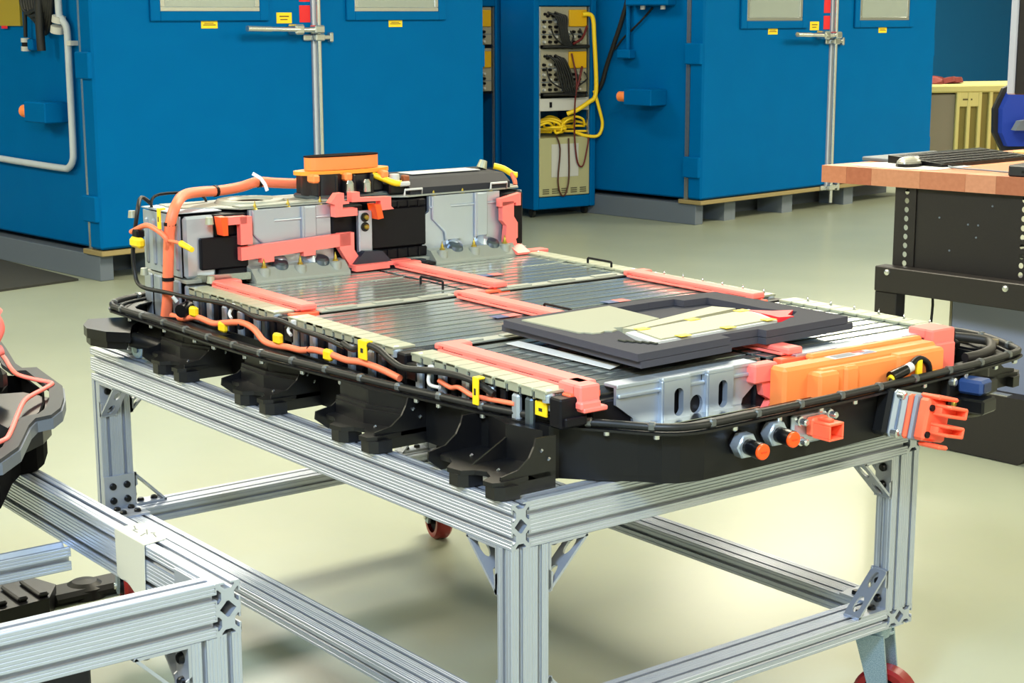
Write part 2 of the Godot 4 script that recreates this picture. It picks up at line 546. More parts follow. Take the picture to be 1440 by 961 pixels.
# ---------------------------------------------------------------- blue test chambers
func chamber(label: String, at: Vector3, seam: float, wide: float, winy: float, deep: float, wx: Array) -> Node3D:
	F = yawed(at, 6.0)
	var t := thing("test_chamber", label, "test chamber", Vector3.ZERO, "blue climate chambers")
	var yb := -.50
	var yt := 1.75
	# body behind the doors, with the side panel towards the camera
	part("body", MB.new().bx(.045, wide - .02, yb + .03, yt, -deep, -.13, .01), M.blue, t)
	part("sill", MB.new().bx(.0, wide, yb, yb + .028, -.2, .004, .004), M.gold, t, "pale yellow sill under the doors")
	part("hinge_strip", MB.new().bx(.02, .05, yb + .03, yt, -.165, -.13), M.chrome, t)
	var pl := part("plinth", MB.new().bx(.1, wide - .05, FLOOR, yb - .002, -deep, -.35), M.plinth, t)
	part("plinth_channel", MB.new().bx(.02, .1, FLOOR, yb - .002, -deep, -.06, .003), M.plinth, t)
	for x in [.35, 1.0, 1.75]:
		part("plinth_foot", MB.new().bx(x, x + .12, FLOOR, yb - .002, -.3, -.08), M.grey, t)
	for d in 2:
		var x0 := .0 if d == 0 else seam + .022
		var x1 := seam - .022 if d == 0 else wide
		var door := part("door", MB.new().bx(x0, x1, yb + .035, yt, -.12, .0, .012), M.blue, t)
		# window: raised frame, chrome rim, pale backing painted as the reflected room, pane
		var a: float = wx[d * 2]
		var b: float = wx[d * 2 + 1]
		var wy1 := winy + .55
		var fb := MB.new()
		for r in [[a - .09, a - .03, winy - .075, wy1 + .07], [b + .03, b + .09, winy - .075, wy1 + .07]]:
			fb.bx(r[0], r[1], r[2], r[3], 0, .018, .004)
		fb.bx(a - .03, b + .03, winy - .075, winy - .025, 0, .018, .004)
		fb.bx(a - .03, b + .03, wy1 + .02, wy1 + .07, 0, .018, .004)
		part("window_frame", fb, M.blue, door)
		var rb := MB.new()
		rb.bx(a - .03, b + .03, winy - .025, winy, 0, .014, .003)
		rb.bx(a - .03, b + .03, wy1, wy1 + .02, 0, .014, .003)
		rb.bx(a - .03, a, winy, wy1, 0, .014, .003)
		rb.bx(b, b + .03, winy, wy1, 0, .014, .003)
		part("window_rim", rb, M.chrome, door)
		part("window_reflection", MB.new().bx(a, b, winy, wy1, .0005, .002), mk(Color(.68, .69, .64), .22, .7), door)
		var gm := mk(Color(.8, .85, .84, .25), .03)
		gm.transparency = BaseMaterial3D.TRANSPARENCY_ALPHA
		part("pane", MB.new().bx(a, b, winy, wy1, .008, .011), gm, door)
		var cx := (a + b) * .5 - .01
		var ybadge := winy - .095
		part("sticker", MB.new().bx(cx - .05, cx + .055, ybadge - .02, ybadge + .02, 0, .002), M.yellow, door, "small yellow sticker")
		var pr := MB.new()
		pr.bx(cx - .038, cx + .043, ybadge - .004, ybadge + .001, .002, .0028)
		pr.bx(cx - .03, cx + .03, ybadge + .005, ybadge + .009, .002, .0028)
		part("print", pr, mk(Color(.45, .38, .05), .6), door)
		for y in [-.25, .5]:
			var hb := MB.new()
			if d == 0:
				hb.bx(-.02, .015, y - .07, y + .07, -.15, -.01, .006)
			else:
				hb.bx(wide - .015, wide + .02, y - .07, y + .07, -.15, -.01, .006)
			part("hinge", hb, M.blue, door)
		if d == 0:
			part("warning_sticker", MB.new().bx(seam - .27, seam - .165, winy - .09, winy - .03, 0, .002), M.yellow, door, "square yellow sticker")
			var q := MB.new()
			q.bx(seam - .25, seam - .185, winy - .055, winy - .048, .002, .0028)
			q.bx(seam - .245, seam - .195, winy - .072, winy - .066, .002, .0028)
			part("print", q, mk(Color(.4, .32, .05), .6), door)
			for j in 2:
				part("red_sticker", MB.new().bx(seam - .11, seam - .035, winy - .085 + j * .115, winy + .01 + j * .115, 0, .002), M.red, door, "red warning sticker")
	# chrome locking bar over the seam between the doors
	var bar := MB.new()
	bar.bx(seam - .024, seam + .024, yb - .0, yt, -.02, .012, .004)
	part("seam_strip", bar, mk(Color(.78, .80, .85), .4, .3), t)
	var rod := MB.new()
	rod.tube([Vector3(seam + .005, FLOOR + .05, .03), Vector3(seam + .003, winy - .1, .03), Vector3(seam + .0, yt, .03)], .014, 10, 1)
	var rp := part("locking_rod", rod, M.chrome, t)
	for y in [winy - .17, yb + .02]:
		var gb := MB.new()
		gb.bx(seam - .03, seam + .035, y - .02, y + .02, .012, .05, .006)
		gb.bx(seam + .035, seam + .085, y - .012, y + .012, .01, .035, .004)
		gb.bx(seam + .08, seam + .105, y - .028, y + .028, .0, .04, .006)
		gb.bx(seam - .095, seam - .03, y - .018, y + .016, .0, .02, .006)
		part("rod_guide", gb, M.chrome, t)
	var hy := winy - .125
	var hd := MB.new()
	hd.tube([Vector3(seam - .02, hy, .06), Vector3(seam - .12, hy - .002, .075), Vector3(seam - .38, hy + .004, .085)], .014, 10, 1)
	hd.tube([Vector3(seam - .37, hy + .004, .085), Vector3(seam - .53, hy + .008, .088)], .017, 10, 1)
	hd.bx(seam - .20, seam - .135, hy - .028, hy + .03, .0, .09, .01)
	hd.bx(seam - .06, seam + .01, hy - .022, hy + .024, .02, .085, .008)
	part("handle", hd, M.chrome, t)
	return t

func side_box(label: String, z0: float, z1: float, y0: float, y1: float, out: float) -> void:
	# small junction box on a chamber's side panel; z0 > z1 are depths behind the front
	var t := thing("junction_box", label, "junction box", Vector3(.0, y0, -z1))
	part("box", MB.new().bx(out, .045, y0, y1, -z0, -z1, .006), M.blue, t)
	part("plug", MB.new().cyl(Vector3(out + .04, (y0 + y1) * .5, -z0), Vector3(out + .04, (y0 + y1) * .5, -z0 - .07), .035, .035, 14), M.orange, t, "round orange yellow knob")

func chambers() -> void:
	chamber("blue double-door chamber at left behind the stacked modules", Vector3(2.144 - .085, 0, -6.216 + .009), 1.44, 2.76, .80, 2.2, [.44, 1.02, 1.75, 2.34])
	side_box("blue junction box on the side of the left blue chamber", .585, .354, .19, .30, -.096)
	# conduit elbow on the left chamber side
	var t := thing("conduit", "white painted conduit pipe bent along the left chamber side", "pipe", Vector3(.015, -.05, -.6))
	var cb := MB.new()
	cb.tube(v3([.015, .66, -.268, .015, .35, -.270, .015, .06, -.272, .015, -.01, -.285, .015, -.048, -.33, .015, -.056, -.40, .015, -.052, -.80, .015, -.045, -1.25, .015, -.04, -2.1]), .019, 10, 4)
	part("pipe", cb, mk(Color(.72, .75, .78), .4), t)
	var cf := MB.new()
	cf.cyl(Vector3(.0, .665, -.35), Vector3(.0, .70, -.34), .036, .036, 12)
	part("coupling", cf, M.white, t)
	part("coupling", MB.new().cyl(Vector3(.0, .72, -.33), Vector3(.0, .752, -.32), .036, .036, 12), M.white, t)
	part("elbow", MB.new().tube(v3([.015, .655, -.268, .012, .70, -.272, .004, .74, -.30, .0, .78, -.32, .0, 1.4, -.32]), .019, 8, 4), mk(Color(.72, .75, .78), .4), t)
	part("clamp", MB.new().bx(.0, .045, .60, .625, -.262, -.215), M.white, t)
	# coiled black cables hanging at the top left
	var c2 := thing("cable_coil", "black cable coil hanging on the left chamber side", "cable", Vector3(.0, .55, -.5))
	for k in 6:
		var b := MB.new()
		b.tube(v3([.02 - .008 * k, 1.3, -.40 - .012 * k, .015 - .008 * k, .85, -.41 - .01 * k, .012 - .008 * k, .66 + .025 * k, -.50 - .006 * k, .015 - .008 * k, .82, -.60 - .014 * k, .02 - .008 * k, 1.3, -.62 - .016 * k]), .013, 7, 5)
		part("loop", b, M.rubber, c2)
	var tie := MB.new()
	tie.tube(v3([-.03, .92, -.47, -.035, .72, -.47, -.035, .57, -.465]), .024, 8, 3)
	part("tail", tie, M.rubber, c2)
	var c3 := thing("cable_gland", "black and white cable fitting below the yellow sign", "cable fitting", Vector3(.01, .55, -.72))
	part("cable", MB.new().tube(v3([.01, 1.3, -.68, .01, .9, -.70, .01, .64, -.72]), .011, 7, 3), M.rubber, c3)
	part("gland", MB.new().cyl(Vector3(.01, .635, -.72), Vector3(.01, .612, -.72), .026, .026, 12), M.white, c3)
	part("gland_ring", MB.new().cyl(Vector3(.01, .612, -.72), Vector3(.01, .59, -.721), .022, .022, 12), M.plastic, c3)
	part("gland_nut", MB.new().cyl(Vector3(.01, .59, -.721), Vector3(.01, .565, -.722), .026, .026, 6), M.white, c3)
	part("socket", MB.new().bx(.0, .045, .57, .63, -.69, -.63, .006), M.blue, c3)
	var sg := thing("wall_sign", "plain dull yellow sign plate on the left chamber side", "sign", Vector3(.04, .7, -1.1))
	part("plate", MB.new().bx(.03, .045, .70, 1.3, -1.35, -.81), mk(Color(.60, .52, .10), .6), sg)
	part("edge_mark", MB.new().bx(.028, .03, .685, .70, -1.03, -.96), M.red, sg)

	chamber("blue double-door chamber at right behind the wooden bench", Vector3(6.171 + .045, 0, -5.973), 1.425, 2.77, .735, 2.2, [.46, 1.02, 1.77, 2.35])
	side_box("blue junction box with orange knob beside the instrument rack", .60, .352, .15, .26, -.12)
	var h := thing("cable_run", "black cable draped down the right chamber side", "cable", Vector3(-.05, 0, -.9))
	part("cable", MB.new().tube(v3([.02, 1.4, -.66, .02, .95, -.68, .02, .72, -.75, .02, .56, -.82, .02, .40, -.89, .02, .27, -.94, .02, .15, -1.05]), .016, 8, 4), M.rubber, h)
	part("thin_cable", MB.new().tube(v3([.03, .80, -.48, .03, .70, -.60, .03, .60, -.74, .03, .52, -.82]), .007, 6, 4), M.rubber, h)
	var cd := thing("conduit_box", "blue conduit drop and outlet box on the right chamber side", "junction box", Vector3(.03, .47, -.7))
	part("outlet", MB.new().bx(-.02, .045, .46, .52, -.76, -.64, .006), M.blue, cd)
	part("pipe", MB.new().tube(v3([.02, .52, -.69, .02, 1.4, -.69]), .016, 8, 1), M.blue, cd)
	part("upper_box", MB.new().bx(-.05, .045, .815, 1.0, -.66, -.28, .008), M.blue, cd)
	part("bolt", MB.new().cyl(Vector3(.0, .79, -.36), Vector3(.0, .815, -.36), .018, .018, 8), M.white, cd)
	part("bolt", MB.new().cyl(Vector3(.0, .79, -.54), Vector3(.0, .815, -.54), .018, .018, 8), M.white, cd)
	F = Transform3D.IDENTITY

# ---------------------------------------------------------------- instrument racks
func rack(label: String, at: Vector3, deg: float) -> Node3D:
	F = yawed(at, deg)
	var t := thing("instrument_rack", label, "rack", Vector3.ZERO, "blue instrument racks")
	var w := .53
	var h := 1.62
	part("side_panel", MB.new().bx(0, .045, FLOOR + .06, h, -.42, 0, .006), M.blue, t)
	part("side_panel", MB.new().bx(w - .045, w, FLOOR + .06, h, -.42, 0, .006), M.blue, t)
	part("base", MB.new().bx(0.045, w - .045, FLOOR + .06, FLOOR + .142, -.42, -.002, .006), M.blue, t)
	part("top_panel", MB.new().bx(.045, w - .045, .815, h, -.42, -.004, .006), M.blue, t)
	part("back_panel", MB.new().bx(.045, w - .045, FLOOR + .1, h - .1, -.42, -.405), M.blue_dark, t)
	for x in [.04, w - .04]:
		for z in [-.08, -.36]:
			part("wheel", MB.new().cyl(Vector3(x - .012, FLOOR + .03, z), Vector3(x + .012, FLOOR + .03, z), .03, .03, 12), M.rubber, t)
	for x in [.05, w - .062]:
		part("rail", MB.new().bx(x, x + .012, FLOOR + .15, .81, -.03, -.012), M.chrome, t)
	return t

func instrument(label: String, y0: float, y1: float, grp: String) -> void:
	var t := thing("test_instrument", label, "instrument", Vector3(.26, y0, -.3), grp)
	part("case", MB.new().bx(.068, .462, y0, y1, -.38, -.02, .004), M.instr, t)
	var r := RandomNumberGenerator.new()
	r.seed = 5 + int(y0 * 100)
	part("socket_block", MB.new().bx(.30, .45, y1 - .135, y1 - .02, -.02, -.004, .004), mk(Color(.86, .66, .0), .55), t, "bright yellow socket block")
	for i in 7:
		for j in 6:
			var x := .09 + i * .05
			var y := y0 + .022 + j * .034
			if y > y1 - .15 and x > .27 or y > y1 - .10: continue
			part("terminal", MB.new().cyl(Vector3(x, y, -.02), Vector3(x, y, .004), .011, .009, 8), M.plastic if (i + j) % 3 else M.white, t)
	for j in 5:
		part("knob", MB.new().cyl(Vector3(.1 + .022 * j, y1 - .05 - .014 * (j % 2), -.02), Vector3(.1 + .022 * j, y1 - .05 - .014 * (j % 2), 0), .01, .008, 8), M.plastic, t)
	for j in 2:
		part("panel_line", MB.new().bx(.07, .46, y0 + .07 + .095 * j, y0 + .076 + .095 * j, -.02, -.017), M.grey, t)
	part("dark_slot", MB.new().bx(.075, .455, y0 - .018, y0 - .002, -.3, -.016), M.gloss, t)

func ry(y: float) -> float:
	# height in the rack from a height on the drawing board
	var a := [-.64, -.58, -.255, -.065, .075, .11, .435, .46, .785, 2.0]
	var b := [-.64, -.48, -.085, .10, .187, .225, .525, .55, .81, 2.0]
	for i in 9:
		if y <= a[i + 1]: return remap(y, a[i], a[i + 1], b[i], b[i + 1])
	return y
func rk(a: Array) -> Array:
	var o := []
	for i in range(0, a.size(), 3): o.append(Vector3(a[i], ry(a[i + 1]), a[i + 2]))
	return o

func racks() -> void:
	rack("tall blue rack full of wired instruments between the chambers", Vector3(5.60, 0, -6.99), -4.0)
	instrument("upper beige wired instrument with yellow socket block, above its twin", .55, .81, "beige instruments")
	instrument("lower beige wired instrument with yellow socket block, above white unit", .225, .525, "beige instruments")
	var t := thing("power_unit", "white flat unit with black switch in the instrument rack", "instrument", Vector3(.26, .10, -.3))
	part("case", MB.new().bx(.055, .475, .10, .187, -.38, -.008, .004), M.white, t)
	part("switch", MB.new().bx(.135, .15, .125, .162, -.008, .002), M.plastic, t)
	var u := thing("supply_cabinet", "cream cabinet with taped white sheet at the rack foot", "instrument", Vector3(.26, -.38, -.3))
	part("case", MB.new().bx(.05, .48, FLOOR + .147, -.085, -.38, -.004, .005), mk(Color(.68, .67, .5), .55), u)
	part("sheet", MB.new().bx(.15, .38, -.36, -.13, -.004, -.001), M.white, u, "white paper sheet")
	for i in 5:
		var v := MB.new()
		for j in 3: v.bx(.075 + i * .08, .13 + i * .08, FLOOR + .165 + j * .014, FLOOR + .173 + j * .014, -.004, -.002)
		part("vent", v, mk(Color(.35, .34, .25), .6), u)
	var y := thing("yellow_cable", "thick yellow cable looping down the right side of the rack", "cable", Vector3(.45, 0, .02))
	part("run", MB.new().tube(rk([.40, .72, .01, .47, .70, .03, .485, .5, .035, .50, .2, .04, .49, .08, .04, .44, .02, .03, .36, -.06, .01, .30, -.09, -.03]), .016, 8, 5), M.yellow, y)
	part("run", MB.new().tube(rk([.49, .12, .03, .52, -.05, .05, .55, -.17, .05, .52, -.25, .04, .44, -.25, .0, .36, -.22, -.03]), .012, 8, 5), M.yellow, y)
	var co := thing("yellow_cable_coil", "tangled yellow cable coil lying on the cream cabinet", "cable", Vector3(.25, -.08, -.1))
	var r := RandomNumberGenerator.new()
	r.seed = 3
	for k in 9:
		var pts := []
		var cx := .13 + .035 * k
		for a in 9:
			var an := TAU * a / 8.0
			pts.append(Vector3(cx + .075 * cos(an) * (1.0 + .3 * sin(k)), -.072 + .012 * (k % 4) + .07 * maxf(0, sin(an)) + .02, -.09 + .06 * sin(an + k)))
		pts[8] = pts[0]
		part("loop", MB.new().tube(pts, .009, 7, 4), M.yellow, co)
	var bl := thing("black_leads", "bundle of black test leads across both beige instruments", "cable", Vector3(.25, .2, .02))
	for k in 9:
		var a := .10 + .04 * k
		var yy := (.62 if k % 2 else .30)
		part("lead", MB.new().tube(rk([a, yy - .02 * (k % 3), .004, a + .01, yy - .09, .03, lerpf(a, .27, .5), yy - .145, .035, .27 + .01 * k, yy - .165, .03]), .006, 6, 3), M.rubber, bl)
	for k in 6:
		part("lead", MB.new().tube(rk([.11 + .02 * k, .74 - .012 * (k % 3), .0, .16 + .018 * k, .70, .03, .19 + .012 * k, .60, .035, .21 + .012 * k, .50, .035, .25 + .01 * k, .455 - .004 * k, .03]), .008, 6, 4), M.rubber, bl)
		part("lead", MB.new().tube(rk([.10 + .025 * k, .39 - .012 * (k % 3), .0, .15 + .018 * k, .35, .03, .19 + .02 * k, .24, .035, .22 + .02 * k, .13, .035, .28 + .012 * k, .095, .03]), .008, 6, 4), M.rubber, bl)
	part("lead", MB.new().tube(rk([.07, .45, .01, .2, .45, .03, .32, .445, .03, .45, .45, .02]), .012, 6, 4), M.rubber, bl)
	part("lead", MB.new().tube(rk([.07, .1, .01, .2, .1, .03, .32, .095, .03, .42, .09, .02]), .012, 6, 4), M.rubber, bl)
	var rl := thing("red_leads", "thin dark red leads hanging over the cream cabinet", "cable", Vector3(.3, 0, .03))
	var dr := mk(Color(.38, .07, .07), .5)
	part("lead", MB.new().tube(rk([.44, .62, .01, .38, .52, .035, .30, .47, .04]), .009, 6, 4), dr, rl)
	part("lead", MB.new().tube(rk([.31, .40, .01, .33, .2, .04, .325, 0.0, .03, .33, -.24, .02, .36, -.40, .015, .41, -.42, .015, .45, -.30, .015, .46, -.24, .01]), .006, 6, 4), dr, rl)
	part("lead", MB.new().tube(rk([.18, -.24, .01, .21, -.32, .015, .195, -.5, .012, .22, -.58, .012, .26, -.58, .012, .29, -.48, .012, .285, -.26, .012]), .006, 6, 4), mk(Color(.3, .16, .1), .5), rl)
	part("lead", MB.new().tube(rk([.40, .3, .01, .36, .2, .03, .33, .12, .035]), .009, 6, 4), dr, rl)
	rack("blue rack mostly hidden behind the left chamber's right edge", Vector3(5.15, 0, -7.50), -4.0)
	instrument("upper yellow and beige instrument glimpsed beside the left chamber edge", .55, .81, "glimpsed instruments")
	instrument("lower yellow and beige instrument glimpsed beside the left chamber edge", .225, .525, "glimpsed instruments")
	var s2 := thing("rack_shelf", "bare metal shelf low in the hidden rack", "shelf", Vector3(.26, -.33, -.3))
	part("board", MB.new().bx(.05, .48, -.34, -.32, -.38, -.01), M.chrome, s2)
	F = Transform3D.IDENTITY
# ---------------------------------------------------------------- slotted aluminium stands
func half_profile(up: float) -> PackedVector2Array:
	# one half of a 38 x 76 slotted extrusion, centred on its slot cross; up = +1/-1 tells where the shared middle lies
	var s := 19.05
	var o: Array = []
	var slot := func(d: Vector2, e: Vector2) -> void:
		# d points outwards, e runs along the face in the order of travel
		for q in [[-4, 0], [-4, -2.6], [-10, -2.6], [-10, -4.5], [-5, -9.2], [5, -9.2], [10, -4.5], [10, -2.6], [4, -2.6], [4, 0]]:
			o.append(d * (s + q[1]) + e * q[0])
	var groove := func(d: Vector2, e: Vector2, at: float) -> void:
		o.append(d * s + e * (at - .9)); o.append(d * (s - .8) + e * at); o.append(d * s + e * (at + .9))
	# start at bottom-left, counter-clockwise; middle at y = +s
	var dn := Vector2(0, -1)
	var rt := Vector2(1, 0)
	var upv := Vector2(0, 1)
	var lf := Vector2(-1, 0)
	o.append(Vector2(-s + 1.2, -s))
	groove.call(dn, rt, -12.0)
	slot.call(dn, rt)
	groove.call(dn, rt, 12.0)
	o.append(Vector2(s - 1.2, -s)); o.append(Vector2(s, -s + 1.2))
	groove.call(rt, upv, -13.0); groove.call(rt, upv, -8.0)
	slot.call(rt, upv)
	groove.call(rt, upv, 8.0); groove.call(rt, upv, 13.0)
	o.append(Vector2(s, s - .9)); o.append(Vector2(s - .7, s))
	o.append(Vector2(12.5, s)); o.append(Vector2(1.5, 7.6)); o.append(Vector2(-1.5, 7.6)); o.append(Vector2(-12.5, s))
	o.append(Vector2(-s + .7, s)); o.append(Vector2(-s, s - .9))
	groove.call(lf, dn, -13.0); groove.call(lf, dn, -8.0)
	slot.call(lf, dn)
	groove.call(lf, dn, 8.0); groove.call(lf, dn, 13.0)
	o.append(Vector2(-s, -s + 1.2))
	var r := PackedVector2Array()
	for p in o: r.append(Vector2(p.x, p.y * up) * .001 + Vector2(0, -up * .01905))
	return r

func extrusion(called: String, parent: Node3D, c: Vector3, axis: Vector3, wide: Vector3, length: float, single := false, label := "") -> MeshInstance3D:
	# c = centre of the start face; wide = direction of the 76 mm side
	var z := axis.normalized()
	var y := wide.normalized()
	var x := y.cross(z).normalized()
	var xf := Transform3D(Basis(x, y, z), c)
	var mb := MB.new()
	if single:
		var q := PackedVector2Array()
		for p in half_profile(1.0): q.append(p + Vector2(0, .01905))
		mb.prism(q, 0, length, xf)
	else:
		mb.prism(half_profile(1.0), 0, length, xf)
		mb.prism(half_profile(-1.0), 0, length, xf)
	return part(called, mb, M.alu, parent, label)

func gusset(parent: Node3D, corner: Vector3, along: Vector3, drop: Vector3, width: Vector3, size := .082, open := false) -> void:
	# angle bracket in the corner between a leg (runs along drop) and a beam (runs along `along`)
	var a := along.normalized()
	var d := drop.normalized()
	var w := width.length()
	var wn := width.normalized()
	var t := .0045
	var mb := MB.new()
	var xf := Transform3D(Basis(a, d, a.cross(d)), corner)
	var sg := 1.0 if a.cross(d).dot(wn) > 0 else -1.0
	var zw := sg * w
	# flanges on leg and beam
	mb.prism(pv([0, 0, t, 0, t, size, 0, size]), 0, zw, xf) if sg > 0 else mb.prism(pv([0, 0, t, 0, t, size, 0, size]), zw, 0, xf)
	mb.prism(pv([t, 0, size, 0, size, t, t, t]), minf(0, zw), maxf(0, zw), xf)
	# sloping web with two oval holes
	var dir := (a - d).normalized()
	var hyp := size * sqrt(2.0) * .98
	var o := corner + d * size
	var hx := Transform3D(Basis(dir, wn, dir.cross(wn)), o)
	for k in (0 if open else 2):
		mb.cell(hyp * .5 * k, hyp * .5 * (k + 1), 0, w, -t * .5, t * .5, hyp * (.25 + .5 * k), w * .5, hyp * .16, w * .22, hx, 20)
	# two thin cheeks close to the edges
	for q in ([] if open else [.0, w - .003]):
		var cx := Transform3D(Basis(a, d, a.cross(d)), corner + wn * q)
		var z0 := 0.0 if sg > 0 else -.003
		mb.prism(pv([0, size * .55, 0, size, t * 1.5, size, t * 2.0, size * .62]), z0, z0 + .003, cx)
	var g := part("corner_bracket", mb, M.alu_gusset, parent)
	var bm := MB.new().lathe([Vector2(.0085, 0), Vector2(.008, .005), Vector2(.006, .007)], Vector3.ZERO, Vector3.UP, 12).mesh()
	for k in 2:
		for j in (2 if w > .06 else 1):
			var ww := wn * (w * (.27 + .46 * j) if w > .06 else w * .5)
			var p := corner + a * t + d * size * (.28 + .42 * k) + ww
			inst("bolt", bm, M.gloss, g, Transform3D(axis_basis(a), p))
			var p2 := corner + d * t + a * size * (.28 + .42 * k) + ww
			inst("bolt", bm, M.gloss, g, Transform3D(axis_basis(d), p2))

func caster(parent: Node3D, top: Vector3, trail: Vector3) -> void:
	var g := part("caster_plate", MB.new().box(top + Vector3(0, -.004, 0), Vector3(.09, .008, .07), .002), M.zinc, parent)
	var t := trail.normalized()
	var ax := t.cross(Vector3.UP).normalized()
	var r := .063
	var wc := Vector3(top.x, FLOOR + r, top.z) + t * .028
	var fk := MB.new()
	fk.cyl(top + Vector3(0, -.008, 0), top + Vector3(0, -.03, 0), .035, .03, 20)
	for s in [-1.0, 1.0]:
		var base: Vector3 = top + ax * s * .031
		var xf := Transform3D(Basis(t, Vector3.UP, t.cross(Vector3.UP)), Vector3(base.x, 0, base.z))
		var y1 := top.y - .02
		fk.prism(pv([-.03, y1, .03, y1, .028 + .018, wc.y, .028 + .012, wc.y - .017, .028 - .012, wc.y - .017, .028 - .018, wc.y]), -.003, .003, xf)
	fk.box(Vector3(top.x, top.y - .024, top.z), Vector3(.05, .006, .06), .001, Transform3D.IDENTITY)
	part("fork", fk, M.zinc, g)
	var wl := MB.new()
	wl.lathe([Vector2(r - .018, -.022), Vector2(r - .006, -.022), Vector2(r, -.015), Vector2(r, .015), Vector2(r - .006, .022), Vector2(r - .018, .022)], wc, ax, 40, false)
	part("tyre", wl, M.redwheel, g, "red polyurethane tyre")
	var hb := MB.new()
	hb.lathe([Vector2(.010, -.026), Vector2(.020, -.026), Vector2(.024, -.010), Vector2(r - .018, -.012), Vector2(r - .017, .012), Vector2(.024, .010), Vector2(.020, .026), Vector2(.010, .026)], wc, ax, 32, true)
	part("hub", hb, M.plastic, g)
	part("axle", MB.new().cyl(wc - ax * .04, wc + ax * .04, .008, .008, 10), M.chrome, g)

func stand_main() -> void:
	var t := thing("aluminium_stand", "slotted aluminium stand on red casters carrying the open battery pack", "stand", Vector3(SW * .5, FLOOR, -SL * .5), "aluminium stands")
	var h := .0381
	var legb := -.0762 - .309
	var up := Vector3.UP
	for x in [h * .5, SW - h * .5]:
		extrusion("top_beam", t, Vector3(x, -.0381, 0), Vector3.FORWARD, up, SL)
	for z in [-h * .5, -SL + h * .5]:
		extrusion("top_beam", t, Vector3(h, -.0381, z), Vector3.RIGHT, up, SW - 2 * h)
	for x in [h, SW - h]:
		for z in [-h * .5, -SL + h * .5]:
			extrusion("leg", t, Vector3(x, legb, z), up, Vector3.RIGHT, .309)
	var ly := legb - h * .5
	for x in [h, SW - h]:
		extrusion("lower_beam", t, Vector3(x, ly, 0), Vector3.FORWARD, Vector3.RIGHT, SL)
	for z in [-h, -SL + h]:
		extrusion("lower_beam", t, Vector3(2 * h, ly, z), Vector3.RIGHT, Vector3.FORWARD, SW - 4 * h)
	# angle brackets: at the top and foot of every leg, along both beams
	for sx in [0, 1]:
		for sz in [0, 1]:
			var x := 0.0 if sx == 0 else SW
			var z := 0.0 if sz == 0 else -SL
			var dx := Vector3.RIGHT * (1 if sx == 0 else -1)
			var dz := Vector3.FORWARD * (1 if sz == 0 else -1)
			var zt := Vector3(x, -.0762, z)
			gusset(t, zt + dx * .0762, dx, Vector3.DOWN, dz * h)
			gusset(t, zt + dz * h, dz, Vector3.DOWN, dx * h)
			var zb := Vector3(x, legb, z)
			gusset(t, zb + dx * .0762, dx, Vector3.UP, dz * h)
			gusset(t, zb + dz * h, dz, Vector3.UP, dx * .0762, .082, true)
	for q in [[.05, -.06, Vector3(1, 0, .25)], [SW - .05, -.05, Vector3(.35, 0, .93)], [.05, -SL + .06, Vector3(.3, 0, -1)], [SW - .05, -SL + .06, Vector3(.3, 0, -1)]]:
		caster(t, Vector3(q[0], legb - h, q[1]), q[2])

